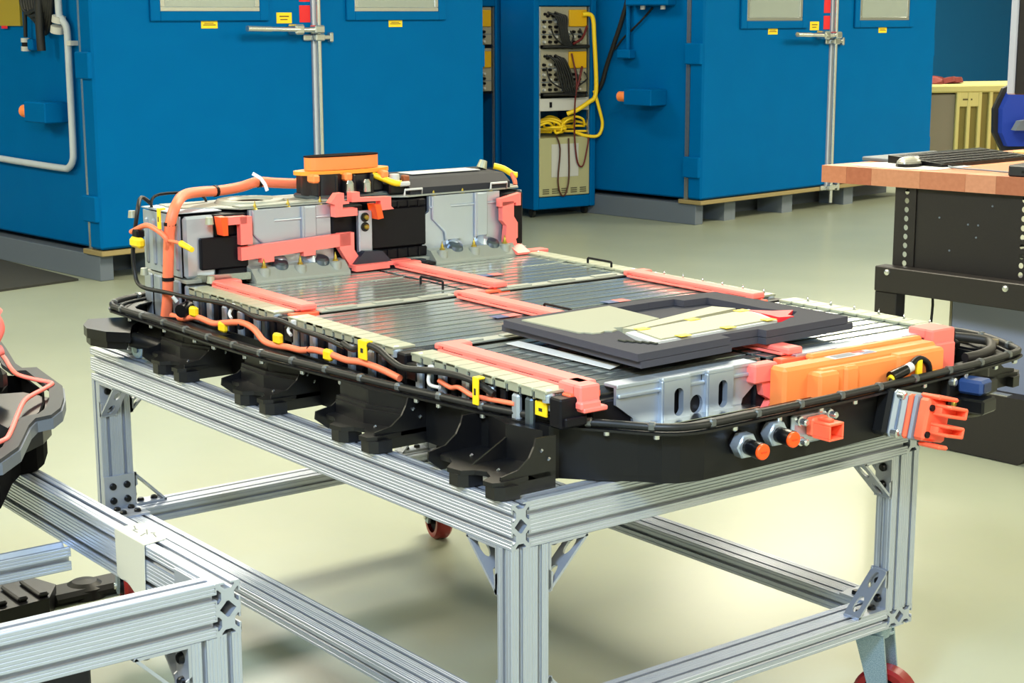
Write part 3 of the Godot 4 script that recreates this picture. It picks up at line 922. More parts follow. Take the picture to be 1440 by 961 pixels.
func stand_left() -> void:
	var X1 := -.498
	var X0 := X1 - .994
	var Z1 := .043
	var Z0 := Z1 - 1.59
	var t := thing("aluminium_stand", "second slotted aluminium stand at left foreground with tape on its rail", "stand", Vector3((X0 + X1) * .5, FLOOR, (Z0 + Z1) * .5), "aluminium stands")
	var h := .0381
	var legb := -.0762 - .309
	var up := Vector3.UP
	for x in [X1 - h * .5, X0 + h * .5]:
		extrusion("top_beam", t, Vector3(x, -.0381, Z1), Vector3.FORWARD, up, 1.59)
	for z in [Z1 - h * .5, Z0 + h * .5]:
		extrusion("top_beam", t, Vector3(X0 + h, -.0381, z), Vector3.RIGHT, up, .994 - 2 * h)
	for x in [X1 - h, X0 + h]:
		for z in [Z1 - h * .5, Z0 + h * .5]:
			extrusion("leg", t, Vector3(x, legb, z), up, Vector3.RIGHT, .309)
	for x in [X1 - h, X0 + h]:
		extrusion("lower_beam", t, Vector3(x, legb - h * .5, Z1), Vector3.FORWARD, Vector3.RIGHT, 1.59)
	for z in [Z1 - h, Z0 + h]:
		extrusion("lower_beam", t, Vector3(X0 + 2 * h, legb - h * .5, z), Vector3.RIGHT, Vector3.FORWARD, .994 - 4 * h)
	extrusion("cross_bar", t, Vector3(X0 + h, -.0762 - h * .5, -.469), Vector3.RIGHT, up, .994 - 2 * h + .002, true, "short scuffed cross bar under the rails")
	gusset(t, Vector3(X1 - .0762, -.0762, Z1), Vector3.LEFT, Vector3.DOWN, Vector3.FORWARD * h)
	gusset(t, Vector3(X1, -.0762, Z1 - h), Vector3.FORWARD, Vector3.DOWN, Vector3.LEFT * .0762)
	gusset(t, Vector3(X1 - .0762, legb, Z1), Vector3.LEFT, Vector3.UP, Vector3.FORWARD * h)
	part("joint_plate", MB.new().bx(X1 - h - .0045, X1 - h - .0005, -.07, -.006, Z1 - h - .075, Z1 - h - .002, .001), M.alu_gusset, t)
	for q in [[X1 - .05, Z1 - .06, Vector3(-.2, 0, -1)], [X0 + .05, Z1 - .06, Vector3(-1, 0, .1)], [X1 - .05, Z0 + .06, Vector3(.3, 0, -1)], [X0 + .05, Z0 + .06, Vector3(0, 0, -1)]]:
		caster(t, Vector3(q[0], legb - h, q[1]), q[2])
	# masking tape folded over the rail, with pencil scribble
	var tp := thing("masking_tape", "cream masking tape with pencil scribble folded over the left rail", "tape", Vector3(-.516, 0, -.21))
	var tb := MB.new()
	var zz := [-.268, -.253, -.237, -.221, -.205, -.188, -.172]
	tb.prism(pv([-.5375, -.268, -.500, -.272, -.4955, -.268, -.496, -.185, -.5, -.176, -.5375, -.168]), -.0012, -.0002, Transform3D(Basis(Vector3(1, 0, 0), Vector3(0, 0, 1), Vector3(0, -1, 0)), Vector3.ZERO))
	var lo := [-.070, -.0735, -.071, -.076, -.083, -.089, -.074]
	var dn := PackedVector2Array()
	dn.append(Vector2(-.268, .001)); dn.append(Vector2(-.168, .001))
	for i in range(6, -1, -1): dn.append(Vector2(zz[i] if i > 0 else -.266, lo[i]))
	tb.prism(dn, .5372, .5384, Transform3D(Basis(Vector3(0, 0, 1), Vector3(0, 1, 0), Vector3(-1, 0, 0)), Vector3.ZERO))
	part("strip", tb, M.tape, tp)
	var sc := MB.new()
	for q in [[-.513, -.252, .018, 12], [-.520, -.236, .015, 31], [-.508, -.222, .022, 7], [-.518, -.214, .014, -25], [-.506, -.20, .016, 18], [-.516, -.243, .006, 80], [-.503, -.212, .007, 70]]:
		sc.box(Vector3(0, .0014, 0), Vector3(q[2], .0004, .0016), 0, yawed(Vector3(q[0], 0, q[1]), q[3] + 60))
	part("scribble", sc, mk(Color(.45, .45, .42), .8), tp)
	# dark things seen through the left stand
	var bp := thing("black_casting", "ribbed black plastic casting lying on the floor under the left stand", "plastic part", Vector3(-.1, FLOOR, -1.6))
	var b1 := MB.new()
	b1.plan(pv([-.30, -1.74, -.10, -1.80, -.07, -1.70, -.12, -1.62, -.30, -1.60]), FLOOR, FLOOR + .05)
	for k in 4: b1.bx(-.29 + .05 * k, -.265 + .05 * k, FLOOR + .05, FLOOR + .062, -1.72 + .012 * k * -1, -1.63, .004)
	part("body", b1, M.gloss, bp)
	var b2 := MB.new()
	b2.lathe([Vector2(.001, .04), Vector2(.03, .037), Vector2(.05, .025), Vector2(.055, .0)], Vector3(.01, FLOOR, -1.72), Vector3.UP, 24, false)
	b2.bx(-.09, .12, FLOOR, FLOOR + .03, -1.76, -1.67, .01)
	part("lever", b2, M.satin, bp)
	var cr := thing("black_crate", "dark brown black box standing under the left stand's front rail", "box", Vector3(-.85, -.3845, -.3))
	part("body", MB.new().bx(-1.1, -.605, -.3845, -.155, -.36, -.222, .004), mk(Color(.045, .035, .035), .5), cr)
	part("rim", MB.new().bx(-1.103, -.602, -.157, -.145, -.363, -.219, .003), mk(Color(.06, .05, .05), .5), cr)
# ---------------------------------------------------------------- battery tray
var RIM := pv([.034, -1.52, .035, -1.40, .036, -1.26, .033, -1.03, .038, -.84, .052, -.71, .067, -.555, .082, -.433, .098, -.327, .113, -.22, .134, -.133, .154, -.074, .175, -.033, .198, -.002, .227, .042, .245, .066, .268, .086, .298, .097, .33, .1005, .414, .1005, .497, .100, .68, .097, .88, .0885, 1.04, .078, 1.118, .070, 1.19, .060, 1.222, .049, 1.236, .034, 1.262, -.012, 1.288, -.066, 1.296, -.11, 1.294, -.17, 1.25, -.32, 1.215, -.6, 1.22, -1.0, 1.235, -1.35, 1.24, -1.52, 1.225, -1.60, 1.17, -1.645, 1.0, -1.665, .6, -1.665, .25, -1.655, .15, -1.632, .085, -1.602, .048, -1.562])

func tray() -> void:
	var t := thing("battery_tray", "black battery pack tray with clipped rubber seal around its rim", "battery tray", Vector3(.65, 0, -.78))
	# wall outline: follows the rim in front and at the back, jogs inwards along the bracketed sides
	var wall := pv([.116, -1.33, .116, -1.0, .114, -.6, .114, -.25, .116, -.14, .132, -.10, .132, -.07, .150, -.066, .182, -.028, .205, -.004, .238, .028, .262, .06, .285, .078, .33, .088, .414, .088, .6, .087, .88, .077, 1.04, .066, 1.12, .055, 1.16, .03, 1.18, -.02, 1.19, -.3, 1.18, -.6, 1.18, -1.0, 1.18, -1.45, 1.17, -1.57, 1.10, -1.62, .6, -1.64, .2, -1.63, .12, -1.60, .07, -1.54, .062, -1.46, .08, -1.38])
	var wb := MB.new()
	wb.band(wall, inset(wall, .004), .012, .092)
	part("side_wall", wb, M.satin, t)
	var lowb := MB.new()
	lowb.band(inset(wall, .001), inset(wall, .016), .002, .013)
	part("bottom_curve", lowb, M.satin, t)
	part("floor_pan", MB.new().plan(inset(wall, .014), .002, .006), M.black, t)
	part("flange", MB.new().band(inset(RIM, -.009), inset(RIM, .05), .088, .092), M.black, t)
	var rp := []
	for p in RIM: rp.append(Vector3(p.x, .1, p.y))
	rp.append(rp[0])
	part("rim_seal", MB.new().tube(rp, .0068, 10, 3), M.rubber, t)
	var lip := []
	var ri := inset(RIM, .019)
	for p in ri: lip.append(Vector3(p.x, .0945, p.y))
	lip.append(lip[0])
	part("inner_bead", MB.new().tube(lip, .004, 6, 2), M.black, t)
	# clips and flange bolts spaced round the rim
	var clipm := mk(Color(.42, .43, .43), .3, .6)  # pale tone imitates small glints along the rim
	var cm := MB.new().box(Vector3.ZERO, Vector3(.016, .0155, .0155), .004).mesh()
	var bm := MB.new().lathe([Vector2(.0055, 0), Vector2(.0055, -.006), Vector2(.003, -.008)], Vector3.ZERO, Vector3.UP, 8).mesh()
	var acc := .04
	for i in RIM.size():
		var a := RIM[i]
		var b := RIM[(i + 1) % RIM.size()]
		var L := a.distance_to(b)
		while acc < L:
			var q := a.lerp(b, acc / L)
			var dd := (b - a).normalized()
			inst("rim_clip", cm, clipm, t, Transform3D(Basis(Vector3(dd.x, 0, dd.y), Vector3.UP, Vector3(dd.x, 0, dd.y).cross(Vector3.UP)), Vector3(q.x, .1005, q.y)))
			var q2 := a.lerp(b, minf(1.0, (acc + .05) / L))
			inst("rim_bolt", bm, M.chrome, t, Transform3D(Basis.IDENTITY, Vector3(q2.x + dd.y * -.004, .088, q2.y + dd.x * .004)))
			acc += .105
		acc -= L
	# outrigger brackets along both long sides, standing on the stand's rails
	for k in 4:
		bracket(t, -.037 - .362 * k, false, k)
		bracket(t, -.037 - .362 * k, true, k)
	# plug ear and hose at the rear left corner
	var eb := MB.new()
	eb.plan(pv([-.013, -1.56, -.05, -1.50, -.062, -1.455, -.046, -1.39, -.010, -1.345, .03, -1.42, .09, -1.49, .071, -1.528]), .05, .072)
	eb.plan(pv([-.01, -1.55, -.045, -1.50, -.055, -1.455, -.040, -1.40, -.012, -1.36, .02, -1.42, .05, -1.50]), .032, .05)
	part("corner_ear", eb, M.gloss, t)
	var hb := MB.new()
	hb.tube(v3([.02, .045, -1.40, .05, .036, -1.36, .075, .03, -1.30, .12, .04, -1.25, .16, .05, -1.24]), .017, 10, 4)
	part("drain_hose", hb, M.satin, t)
	var sb := MB.new()
	for q in [[.1, .048, .0885], [.18, .052, .09]]:
		pass
	part("wall_stud", MB.new().lathe([Vector2(.004, 0), Vector2(.002, .007)], Vector3(.186, .045, -.043), Vector3(-.8, 0, .6).normalized(), 8), M.chrome, t)

func bracket(t: Node3D, z0: float, right: bool, k: int) -> void:
	var mx := func(x: float) -> float: return x if not right else 1.335 - x
	var P := func(a: Array) -> PackedVector2Array:
		var o := PackedVector2Array()
		for i in range(0, a.size(), 2): o.append(Vector2(mx.call(a[i]), z0 + a[i + 1]))
		return o
	var mb := MB.new()
	# base plate with two toes
	mb.plan(P.call([.116, .004, .06, .004, .005, .012, -.012, .004, -.014, -.018, .010, -.030, .022, -.055, .012, -.075, -.008, -.086, -.012, -.118, .012, -.138, .024, -.16, .022, -.185, .04, -.202, .116, -.202]), .022, .030)
	for z in [-.005, -.103]:
		mb.plan(P.call([.03, z + .026, .004, z + .022, -.010, z + .012, -.010, z - .012, .006, z - .022, .03, z - .026]), .0015, .023)
	for z in [.002, -.196]:
		var xf := Transform3D(Basis.IDENTITY, Vector3(0, 0, z0 + z))
		var pol := PackedVector2Array()
		for q in [[.116, .0015], [.03, .0015], [.004, .022], [.006, .036], [.04, .042], [.062, .058], [.072, .075], [.076, .088], [.116, .088]]: pol.append(Vector2(mx.call(q[0]), q[1]))
		mb.prism(pol, -.002, .002, xf)
	var b := part("outrigger_bracket", mb, M.black, t)
	var wb := MB.new()
	if k == 0 and not right:
		wb.plan(P.call([.116, -.03, .098, -.105, .116, -.18]), .03, .088)
		wb.prism(pv([.03, .030, .098, .065, .116, .06, .116, .030]), z0 - .107, z0 - .103)
	else:
		wb.plan(P.call([.116, -.005, .085, -.005, .055, -.092, .058, -.105, .056, -.19, .116, -.19]), .062, .088)
		wb.plan(P.call([.116, -.003, .081, -.003, .049, -.094, .049, -.106, .050, -.194, .116, -.194]), .055, .062)
		wb.plan(P.call([.116, -.005, .075, -.005, .042, -.09, .042, -.11, .046, -.19, .116, -.19]), .030, .055)
	part("pillar", wb, M.black, b)
	var sb := MB.new().cyl(Vector3.ZERO, Vector3(0, .003, .003), .0026, .0022, 8).mesh()
	for q in [[.085, .066, .005], [.10, .05, .005], [.04, .030, -.05], [.06, .030, -.15]]:
		inst("rivet", sb, M.chrome, b, Transform3D(Basis.IDENTITY, Vector3(mx.call(q[0]), q[1], z0 + q[2])))

# ---------------------------------------------------------------- flat modules (pack frame: origin at the front middle of the module field)
const MT := .150      # top of the modules
func stud(mb: MB, p: Vector3, s := 1.0) -> void:
	mb.lathe([Vector2(.009 * s, 0), Vector2(.009 * s, .003 * s), Vector2(.0055 * s, .006 * s), Vector2(.0045 * s, .014 * s), Vector2(.002 * s, .02 * s), Vector2(.0015 * s, .026 * s)], p, Vector3.UP, 8)

func end_plate(parent: Node3D, x0: float, x1: float, y0: float, y1: float, z: float) -> void:
	# pressed front plate with two oval windows and one round one
	var mb := MB.new()
	var w := x1 - x0
	var xs := [x0, x0 + w * .30, x0 + w * .485, x0 + w * .62, x0 + w * .80, x1]
	# plain left and right wings with a folded bead below the top
	for s in [[xs[0], xs[1]], [xs[4], xs[5]]]:
		var l: bool = s[0] == xs[0]
		var lx: float = s[0]
		var rx: float = s[1]
		var pol := PackedVector2Array([Vector2(lx, y1), Vector2(lx, y1 - .030 if l else y0), Vector2(lx + (.045 if l else 0.0), y1 - .065 if l else y0), Vector2(lx + (.055 if l else 0.0), y0), Vector2(rx - (0.0 if l else .045), y0), Vector2(rx - (0.0 if l else .045), y1 - .06), Vector2(rx, y1 - .035), Vector2(rx, y1)])
		if l: pol = PackedVector2Array([Vector2(lx, y1), Vector2(lx, y1 - .032), Vector2(lx + .036, y1 - .058), Vector2(lx + .040, y0), Vector2(rx, y0), Vector2(rx, y1)])
		else: pol = PackedVector2Array([Vector2(lx, y1), Vector2(lx, y0), Vector2(rx - .036, y0), Vector2(rx - .032, y1 - .060), Vector2(rx, y1 - .036), Vector2(rx, y1)])
		mb.prism(pol, z - .008, z - .002)
		mb.bx(lx + .002, rx - .002, y1 - .021, y1 - .014, z - .002, z + .003, .002)
	mb.bx(xs[0], xs[5], y1 - .004, y1 + .002, z - .034, z + .0005, .001)
	# two raised columns with oval holes, a recessed bay with a round hole between them
	for s in [[1, 2], [3, 4]]:
		var lx: float = xs[s[0]]
		var rx: float = xs[s[1]]
		mb.cell(lx, rx, y0, y1 - .004, z - .004, z + .008, (lx + rx) * .5 + .004, y1 - .042, .0105, .0105, Transform3D.IDENTITY, 20, .0135)
		mb.bx(lx - .004, lx, y0, y1 - .003, z - .008, z + .008, .002)
		mb.bx(rx, rx + .003, y0, y1 - .003, z - .008, z + .006, .001)
		mb.bx(lx - .003, rx + .002, y1 - .005, y1 + .0025, z - .03, z + .008, .002)
	mb.cell(xs[2] + .003, xs[3] - .004, y0, y1 - .016, z - .007, z + .0, (xs[2] + xs[3]) * .5, y1 - .054, .0145, .0165, Transform3D.IDENTITY, 20)
	mb.bx(xs[2] + .003, xs[3] - .004, y1 - .021, y1 - .014, z - .003, z + .003, .002)
	mb.bx(xs[2] + .003, xs[3] - .004, y1 - .016, y1 - .002, z - .016, z - .008)
	part("end_plate", mb, M.steel_soft, parent)
	part("end_plate_core", MB.new().bx(xs[0] + .05, xs[5] - .05, y0, y1 - .006, z - .022, z - .012), M.plastic, parent)
	var fb := MB.new()
	fb.bx(xs[0] + .06, xs[5] - .02, y0 - .002, y0 + .004, z, z + .03, .001)
	part("end_plate_foot", fb, M.steel2, parent)

func flat_modules() -> void:
	var names := {
		"0l": "flat battery module at front left, pink bar along its open cable side", "0r": "flat battery module at front right behind the orange box",
		"1l": "flat battery module in the middle row, left column", "1r": "flat battery module in the middle row, right column, mostly under the foam",
		"2l": "flat battery module in the rear row, left column, mirroring the pink bars", "2r": "flat battery module in the rear row, right column beside black wire handle"}
	for row in 3:
		for side in 2:
			var key := str(row) + ("l" if side == 0 else "r")
			var s := -1.0 if side == 0 else 1.0     # outer direction
			var z1 := -.455 * row
			var z0 := z1 - .449
			var xi := .0035 * s
			var xo := .4925 * s
			var cx := (xi + xo) * .5
			var t := thing("battery_module", names[key], "battery module", Vector3(cx, .008, (z0 + z1) * .5), "flat battery modules")
			var body := MB.new()
			body.bx(minf(xi, xo) + (.075 if key == "0l" else .012), maxf(xi, xo) - .012, .008, MT - .020, z0 + .004, z1 - .010, .003)
			part("body", body, M.plastic, t)
			# folded sheet-metal cell carriers across the top
			var n := 11
			var zs := z1 - .036
			var pitch := (zs - (z0 + .012)) / n
			var fm := MB.new()
			var w := absf(xo - xi)
			fm.bx(-w * .5 + .004, w * .5 - .004, -.0035, 0, -pitch * .5 + .003, pitch * .5 - .003, .001)
			fm.bx(-w * .5 + .004, w * .5 - .004, -.002, .0007, pitch * .5 - .0056, pitch * .5 - .003, .0006)
			fm.bx(-w * .5 + .004, w * .5 - .004, -.014, -.003, pitch * .5 - .0035, pitch * .5 - .0024)
			var me := fm.mesh()
			for i in n:
				var tl := Basis(Vector3.RIGHT, rng.randf_range(-.008, .008)) * Basis(Vector3.BACK, rng.randf_range(-.0015, .0015))
				inst("cell_fin", me, M.steel, t, Transform3D(tl, Vector3(cx, MT - .0015 + rng.randf_range(-.0006, .0006), zs - pitch * (i + .5))))
			# cream edge tabs beyond the bar, side columns below them
			var tm := MB.new().bx(-.024, .024, -.002, .003, -pitch * .5 + .0009, pitch * .5 - .0009, .001)
			tm.bx(-.024 if side == 0 else .020, -.020 if side == 0 else .024, -.012, .003, -pitch * .38, pitch * .38, .001)
			var tme := tm.mesh()
			for i in n:
				inst("edge_tab", tme, M.cream, t, Transform3D(Basis.IDENTITY, Vector3(xo - .025 * s, MT + .0005, zs - pitch * (i + .5))))
			var cm := MB.new().bx(-.006, .006, .02, MT - .016, -pitch * .28, pitch * .28, .004).mesh()
			var cm2 := MB.new().bx(-.004, .004, .02, MT - .014, -pitch * .20, pitch * .20, .002).mesh()
			for i in n:
				var dark: bool = i % 4 == 3 or i == 0 or i == 5
				if key == "0l" and i == 0: continue
				inst("side_column", cm if not dark else cm2, (M.steel_soft if i % 2 == 0 else M.steel_dark) if not dark else M.plastic, t, Transform3D(Basis.IDENTITY, Vector3(xo - .010 * s, 0, zs - pitch * (i + .5))))
			# black plastic terminal housings in the corners
			for q in [[xo - .06 * s, xo - .004 * s], [xi + .004 * s, xi + .052 * s]]:
				var cb := MB.new()
				var hy := .096 if key == "0l" and q[0] == xo - .06 * s else .02
				cb.bx(minf(q[0], q[1]), maxf(q[0], q[1]), hy, MT - .004, z1 - .034, z1 - .003, .003)
				cb.bx(minf(q[0], q[1]) + .006, maxf(q[0], q[1]) - .006, .10, .115, z1 - .01, z1 + .004, .002)
				part("terminal_housing", cb, M.plastic, t)
			# front flange with pockets and studs
			if row == 0:
				if side == 0: end_plate(t, -.372, -.052, .078, MT + .002, z1 - .002)
				else: end_plate(t, .045, .392, .078, MT + .002, z1 - .002)
			else:
				var fl := MB.new()
				var a := (-.40 if side == 0 else .06)
				var b := (-.06 if side == 0 else .42)
				fl.bx(a, b, MT - .003, MT + .001, z1 - .033, z1 - .001, .001)
				for k in 3:
					var px := lerpf(a + .02, b - .09, k / 2.0)
					fl.bx(px, px + .07, MT, MT + .004, z1 - .026, z1 - .006, .003)
				part("front_flange", fl, M.cover, t)
			if key == "0l":
				part("plastic_film", MB.new().plan(pv([-.305, -.40, -.272, -.405, -.262, -.125, -.296, -.11]), MT + .003, MT + .0036), mk(Color(.9, .9, .88), .4), t, "white strip on the fins")
			for q in [[z1 - .045, .010], [z0 + .03, .008]]:
				part("corner_cap", MB.new().lathe([Vector2(q[1], -.008), Vector2(q[1] * 1.1, .004), Vector2(q[1] * .5, .012), Vector2(.001, .013)], Vector3(xo - .012 * s, MT - .008, q[0]), Vector3.UP, 14), M.steel_soft, t)
			part("connector_block", MB.new().bx(minf(xo, xo - .03 * s) + .002, maxf(xo, xo - .03 * s) + (-.002), .100, .132, z0 - .006, z0 + .03, .003), M.gloss, t)
			var hz := z1 - .14
			if key == "2l" or key == "1l" or key == "2r":
				var hx := -.035
				if key == "1l": hx = -.03
				if key == "2r": hx = .455
				var yb := MT + .002
				var hb := MB.new()
				hb.tube(v3([hx, yb - .006, hz + .045, hx, yb + .012, hz + .045, hx, yb + .014, hz + .043, hx, yb + .014, hz - .043, hx, yb + .012, hz - .045, hx, yb - .006, hz - .045]), .0028, 6, 1)
				part("lifting_handle", hb, M.plastic, t, "black wire handle")
			if key == "2r" or key == "1r" or key == "1l":
				var fx := .13 if side == 1 else -.16
				var lb := MB.new()
				lb.bx(fx, fx + .03, MT + .0015, MT + .002, z1 - .20, z1 - .17)
				var ls := part("sticker", lb, M.anod_blue, t, "small blue and red sticker")
				part("sticker_band", MB.new().bx(fx + .03, fx + .062, MT + .0015, MT + .002, z1 - .20, z1 - .17), mk(Color(.85, .35, .33), .5), ls)
			if row == 1 and side == 1 or key == "0r":
				var sb := MB.new()
				stud(sb, Vector3.ZERO, .4)
				var sm := sb.mesh()
				for k in 6: inst("edge_stud", sm, M.steel2, t, Transform3D(Basis.IDENTITY, Vector3(.478, MT + .003, z1 - .06 - .065 * k)))

# ---------------------------------------------------------------- rear stack: two tiers of two modules
func ribbed_plate(parent: Node3D, x0: float, x1: float, y0: float, y1: float, z: float) -> void:
	var w := x1 - x0
	var mb := MB.new()
	mb.prism(PackedVector2Array([Vector2(x0, y0), Vector2(x1 + .008, y0), Vector2(x1 + .008, y0 + .05), Vector2(x1, y0 + .062), Vector2(x1, y1), Vector2(x0 + w * .04, y1), Vector2(x0 + w * .04, y1 - .038), Vector2(x0 - .012, y1 - .05), Vector2(x0 - .012, y0)]), z - .01, z)
	mb.tube([Vector3(x0 + .01, y1 - .028, z), Vector3(x1 - .002, y1 - .028, z)], .0035, 8, 1)
	# bent and straight pressed ribs
	var A := PackedVector2Array([Vector2(x0 + w * .08, y1), Vector2(x0 + w * .08, y1 - .055), Vector2(x0 + w * .24, y1 - .09), Vector2(x0 + w * .25, y0 + .02), Vector2(x0 + w * .47, y0 + .02), Vector2(x0 + w * .46, y1 - .085), Vector2(x0 + w * .33, y1 - .045), Vector2(x0 + w * .28, y1)])
	mb.prism(A, z - .001, z + .007)
	mb.tube([Vector3(A[0].x, A[0].y, z + .002), Vector3(A[1].x, A[1].y, z + .002), Vector3(A[2].x, A[2].y, z + .002), Vector3(A[3].x, A[3].y, z + .002)], .0045, 8, 1)
	mb.tube([Vector3(x0 + w * .66, y1, z + .003), Vector3(x0 + w * .655, y0 + .02, z + .003)], .0045, 8, 1)
	mb.bx(x0 + w * .66, x0 + w * .82, y0 + .02, y1, z - .001, z + .007, .004)
	for px in [.36, .74]:
		mb.lathe([Vector2(.021, 0), Vector2(.018, .010), Vector2(.004, .017)], Vector3(x0 + w * px, y0 + .004, z + .004), Vector3(0, .75, .66).normalized(), 14)
	part("front_plate", mb, M.steel_soft, parent)

func stack_modules() -> void:
	var labels := [["lower rear battery module at left, under the ribbed upper module", "lower rear battery module at right, hidden under the upper one"],
		["upper left battery module of the rear stack, orange hose along it", "upper right battery module of the rear stack, under the black controller"]]
	var zf := -1.385
	var zb := -1.60
	for tier in 2:
		for side in 2:
			var x0 := -.477 if side == 0 else .004
			var x1 := -.004 if side == 0 else .478
			var y0 := .008 + .153 * tier
			var y1 := y0 + .149
			var t := thing("stacked_module", labels[tier][side], "battery module", Vector3((x0 + x1) * .5, y0, (zf + zb) * .5), "rear stack modules")
			part("body", MB.new().bx(x0 + .01, x1 - .004, y0, y1 - .004, zb, zf - .012, .004), M.plastic, t)
			var p0 := x0 + .155 if side == 0 else x0 + .17
			var p1 := x0 + .378 if side == 0 else x0 + .395
			ribbed_plate(t, p0, p1, y0 + (.018 if tier == 1 else .004), y1, zf)
			# stepped black ends
			var eb := MB.new()
			if side == 0:
				eb.bx(x0 + .034, p0 - .002, y0 + .022, y0 + .095, zf - .014, zf + .012, .003)
				eb.bx(x0 + .075, p0 - .002, y0 + .095, y1 - .004, zf - .014, zf + .002, .003)
				eb.bx(x0 + .08, p0 - .002, y0 + .004, y0 + .022, zf - .014, zf + .006, .003)
				part("corner_wrap", MB.new().bx(x0, x0 + .076, y0 + .004, y1 - .004, zf - .016, zf + .001, .006), M.steel_soft, t)
				for k in 3: eb.bx(x0 + .086 + k * .018, x0 + .089 + k * .018, y0 + .1, y1 - .008, zf, zf + .004)
			else:
				eb.bx(x0 + .002, p0 - .002, y0 + .03, y1 - .02, zf - .014, zf + .004, .004)
				eb.bx(x0 + .002, p0 - .002, y0 + .004, y0 + .028, zf - .014, zf + .008, .003)
				eb.bx(x0 + .002, p0 - .006, y1 - .02, y1 - .003, zf - .014, zf + .008, .003)
				for k in 5:
					eb.bx(x0 + .02 + k * .03, x0 + .024 + k * .03, y0 + .006, y0 + .028, zf + .006, zf + .011)
					eb.bx(x0 + .02 + k * .03, x0 + .024 + k * .03, y1 - .02, y1 - .004, zf + .006, zf + .011)
			if side == 1 and tier == 1:
				part("sill", MB.new().bx(x0 + .01, p0 - .004, y0 - .008, y0 + .003, zf - .01, zf + .022, .002), M.cover, t)
			part("end_block", eb, M.plastic, t)
			part("end_block", MB.new().bx(p1 + .004, x1 - .004, y0 + .006, y1 - .006, zf - .014, zf + .001, .004), M.plastic, t)
			# metal outer side
			var xo := x0 if side == 0 else x1
			var s := -1.0 if side == 0 else 1.0
			if tier == 1:
				var sb := MB.new()
				sb.bx(minf(xo, xo + .004 * s), maxf(xo, xo + .004 * s), y0 + .006, y1 - .004, zb + .004, zf - .016, .001)
				for k in 5:
					sb.bx(minf(xo, xo + .010 * s), maxf(xo, xo + .010 * s), y0 + .02, y1 - .02, zb + .02 + k * .04, zb + .032 + k * .04, .005)
				part("side_plate", sb, M.steel_soft, t)
			else:
				var sb := MB.new()
				for k in 4:
					sb.bx(minf(xo, xo + .008 * s), maxf(xo, xo + .008 * s), y0 + .004, y1 + .002, zb + .004 + k * .05, zb + .044 + k * .05, .006)
				part("side_plate", sb, M.steel_soft, t)
				var kb := MB.new()
				for k in 3:
					kb.bx(minf(xo, xo + .006 * s), maxf(xo, xo + .006 * s), y0 + .02, y1 - .03, zb + .045 + k * .05, zb + .053 + k * .05)
				part("side_slots", kb, M.gloss, t)
			if tier == 1:
				# flange between the tiers, ledge in front of it, with studs
				var fb := MB.new()
				fb.bx(x0 - .004, x1, y0 - .006, y0 + .002, zb, zf + .010, .001)
				part("tier_flange", fb, M.cover, t)
				var lb := MB.new()
				var a := p0 - .005
				var b := p1 + .022
				lb.prof(pv([zf - .012, MT + .031, zf + .026, MT + .028, zf + .032, MT + .022, zf + .052, MT + .004, zf + .052, MT - .003, zf - .012, MT - .003]), a, b)
				for k in 3:
					var px := lerpf(a + .03, b - .03, k * .5)
					lb.lathe([Vector2(.015, 0), Vector2(.014, .026), Vector2(.011, .029)], Vector3(px, MT, zf + .033), Vector3.UP, 18)
				part("ledge", lb, M.cover, t, "pale grey bolted ledge")
				if side == 0:
					part("corner_ledge", MB.new().plan(pv([x0 + .04, zf + .02, p0 - .01, zf + .035, p0, zf + .01, x0 + .02, zf - .01]), y0 - .004, y0 + .012), M.steel2, t)
				var st := MB.new()
				stud(st, Vector3.ZERO, .8)
				var sm := st.mesh()
				for k in 3:
					inst("stud", sm, M.brass, t, Transform3D(Basis.IDENTITY, Vector3(lerpf(a + .03, b - .03, k * .5), MT + .029, zf + .033)))
					inst("stud", sm, M.brass, t, Transform3D(Basis.IDENTITY, Vector3(lerpf(p0 + .03, p1 - .02, k * .5), y1 - .002, zf - .012)))
				for k in 2:
					part("dark_cap", MB.new().lathe([Vector2(.022, 0), Vector2(.018, .009), Vector2(.010, .012), Vector2(.001, .012)], Vector3(lerpf(a + .08, b - .06, k), MT + .029, zf + .016), Vector3(0, .9, .42).normalized(), 16), M.steel_dark, t)
# ---------------------------------------------------------------- pink busbar covers (pack frame)
func flat_bar(label: String, x: float, z0: float, z1: float, foot: int) -> void:
	var t := thing("busbar_cover", label, "busbar cover", Vector3(x, MT, (z0 + z1) * .5), "pink busbar covers")
	var y := MT + .002
	var mb := MB.new()
	mb.bx(x - .019, x + .019, y, y + .013, z0, z1, .003)
	mb.bx(x - .026, x + .016, y - .0005, y + .004, z0 + .01, z1 - .01, .001)
	# bent heads at both ends
	mb.bx(x - .019, x + .045 if foot == 1 else x + .019, y, y + .012, z0 - .012, z0 + .022, .003)
	part("bar", mb, M.pink, t)
	var fb := MB.new()
	var d := -1.0 if foot == 1 else 1.0
	fb.bx(minf(x, x - .046 * 1), x + .019, y - .014, y - .002, z1 - .012, z1 + .010, .002)
	part("end_clip", fb, M.orange_hv, t)
	var sb := MB.new()
	for k in 4:
		var zz := lerpf(z0 + .05, z1 - .05, k / 3.0)
		sb.bx(x - .0205, x - .0185, y + .002, y + .0045, zz - .03, zz + .03)
	part("seam", sb, M.plastic, t)

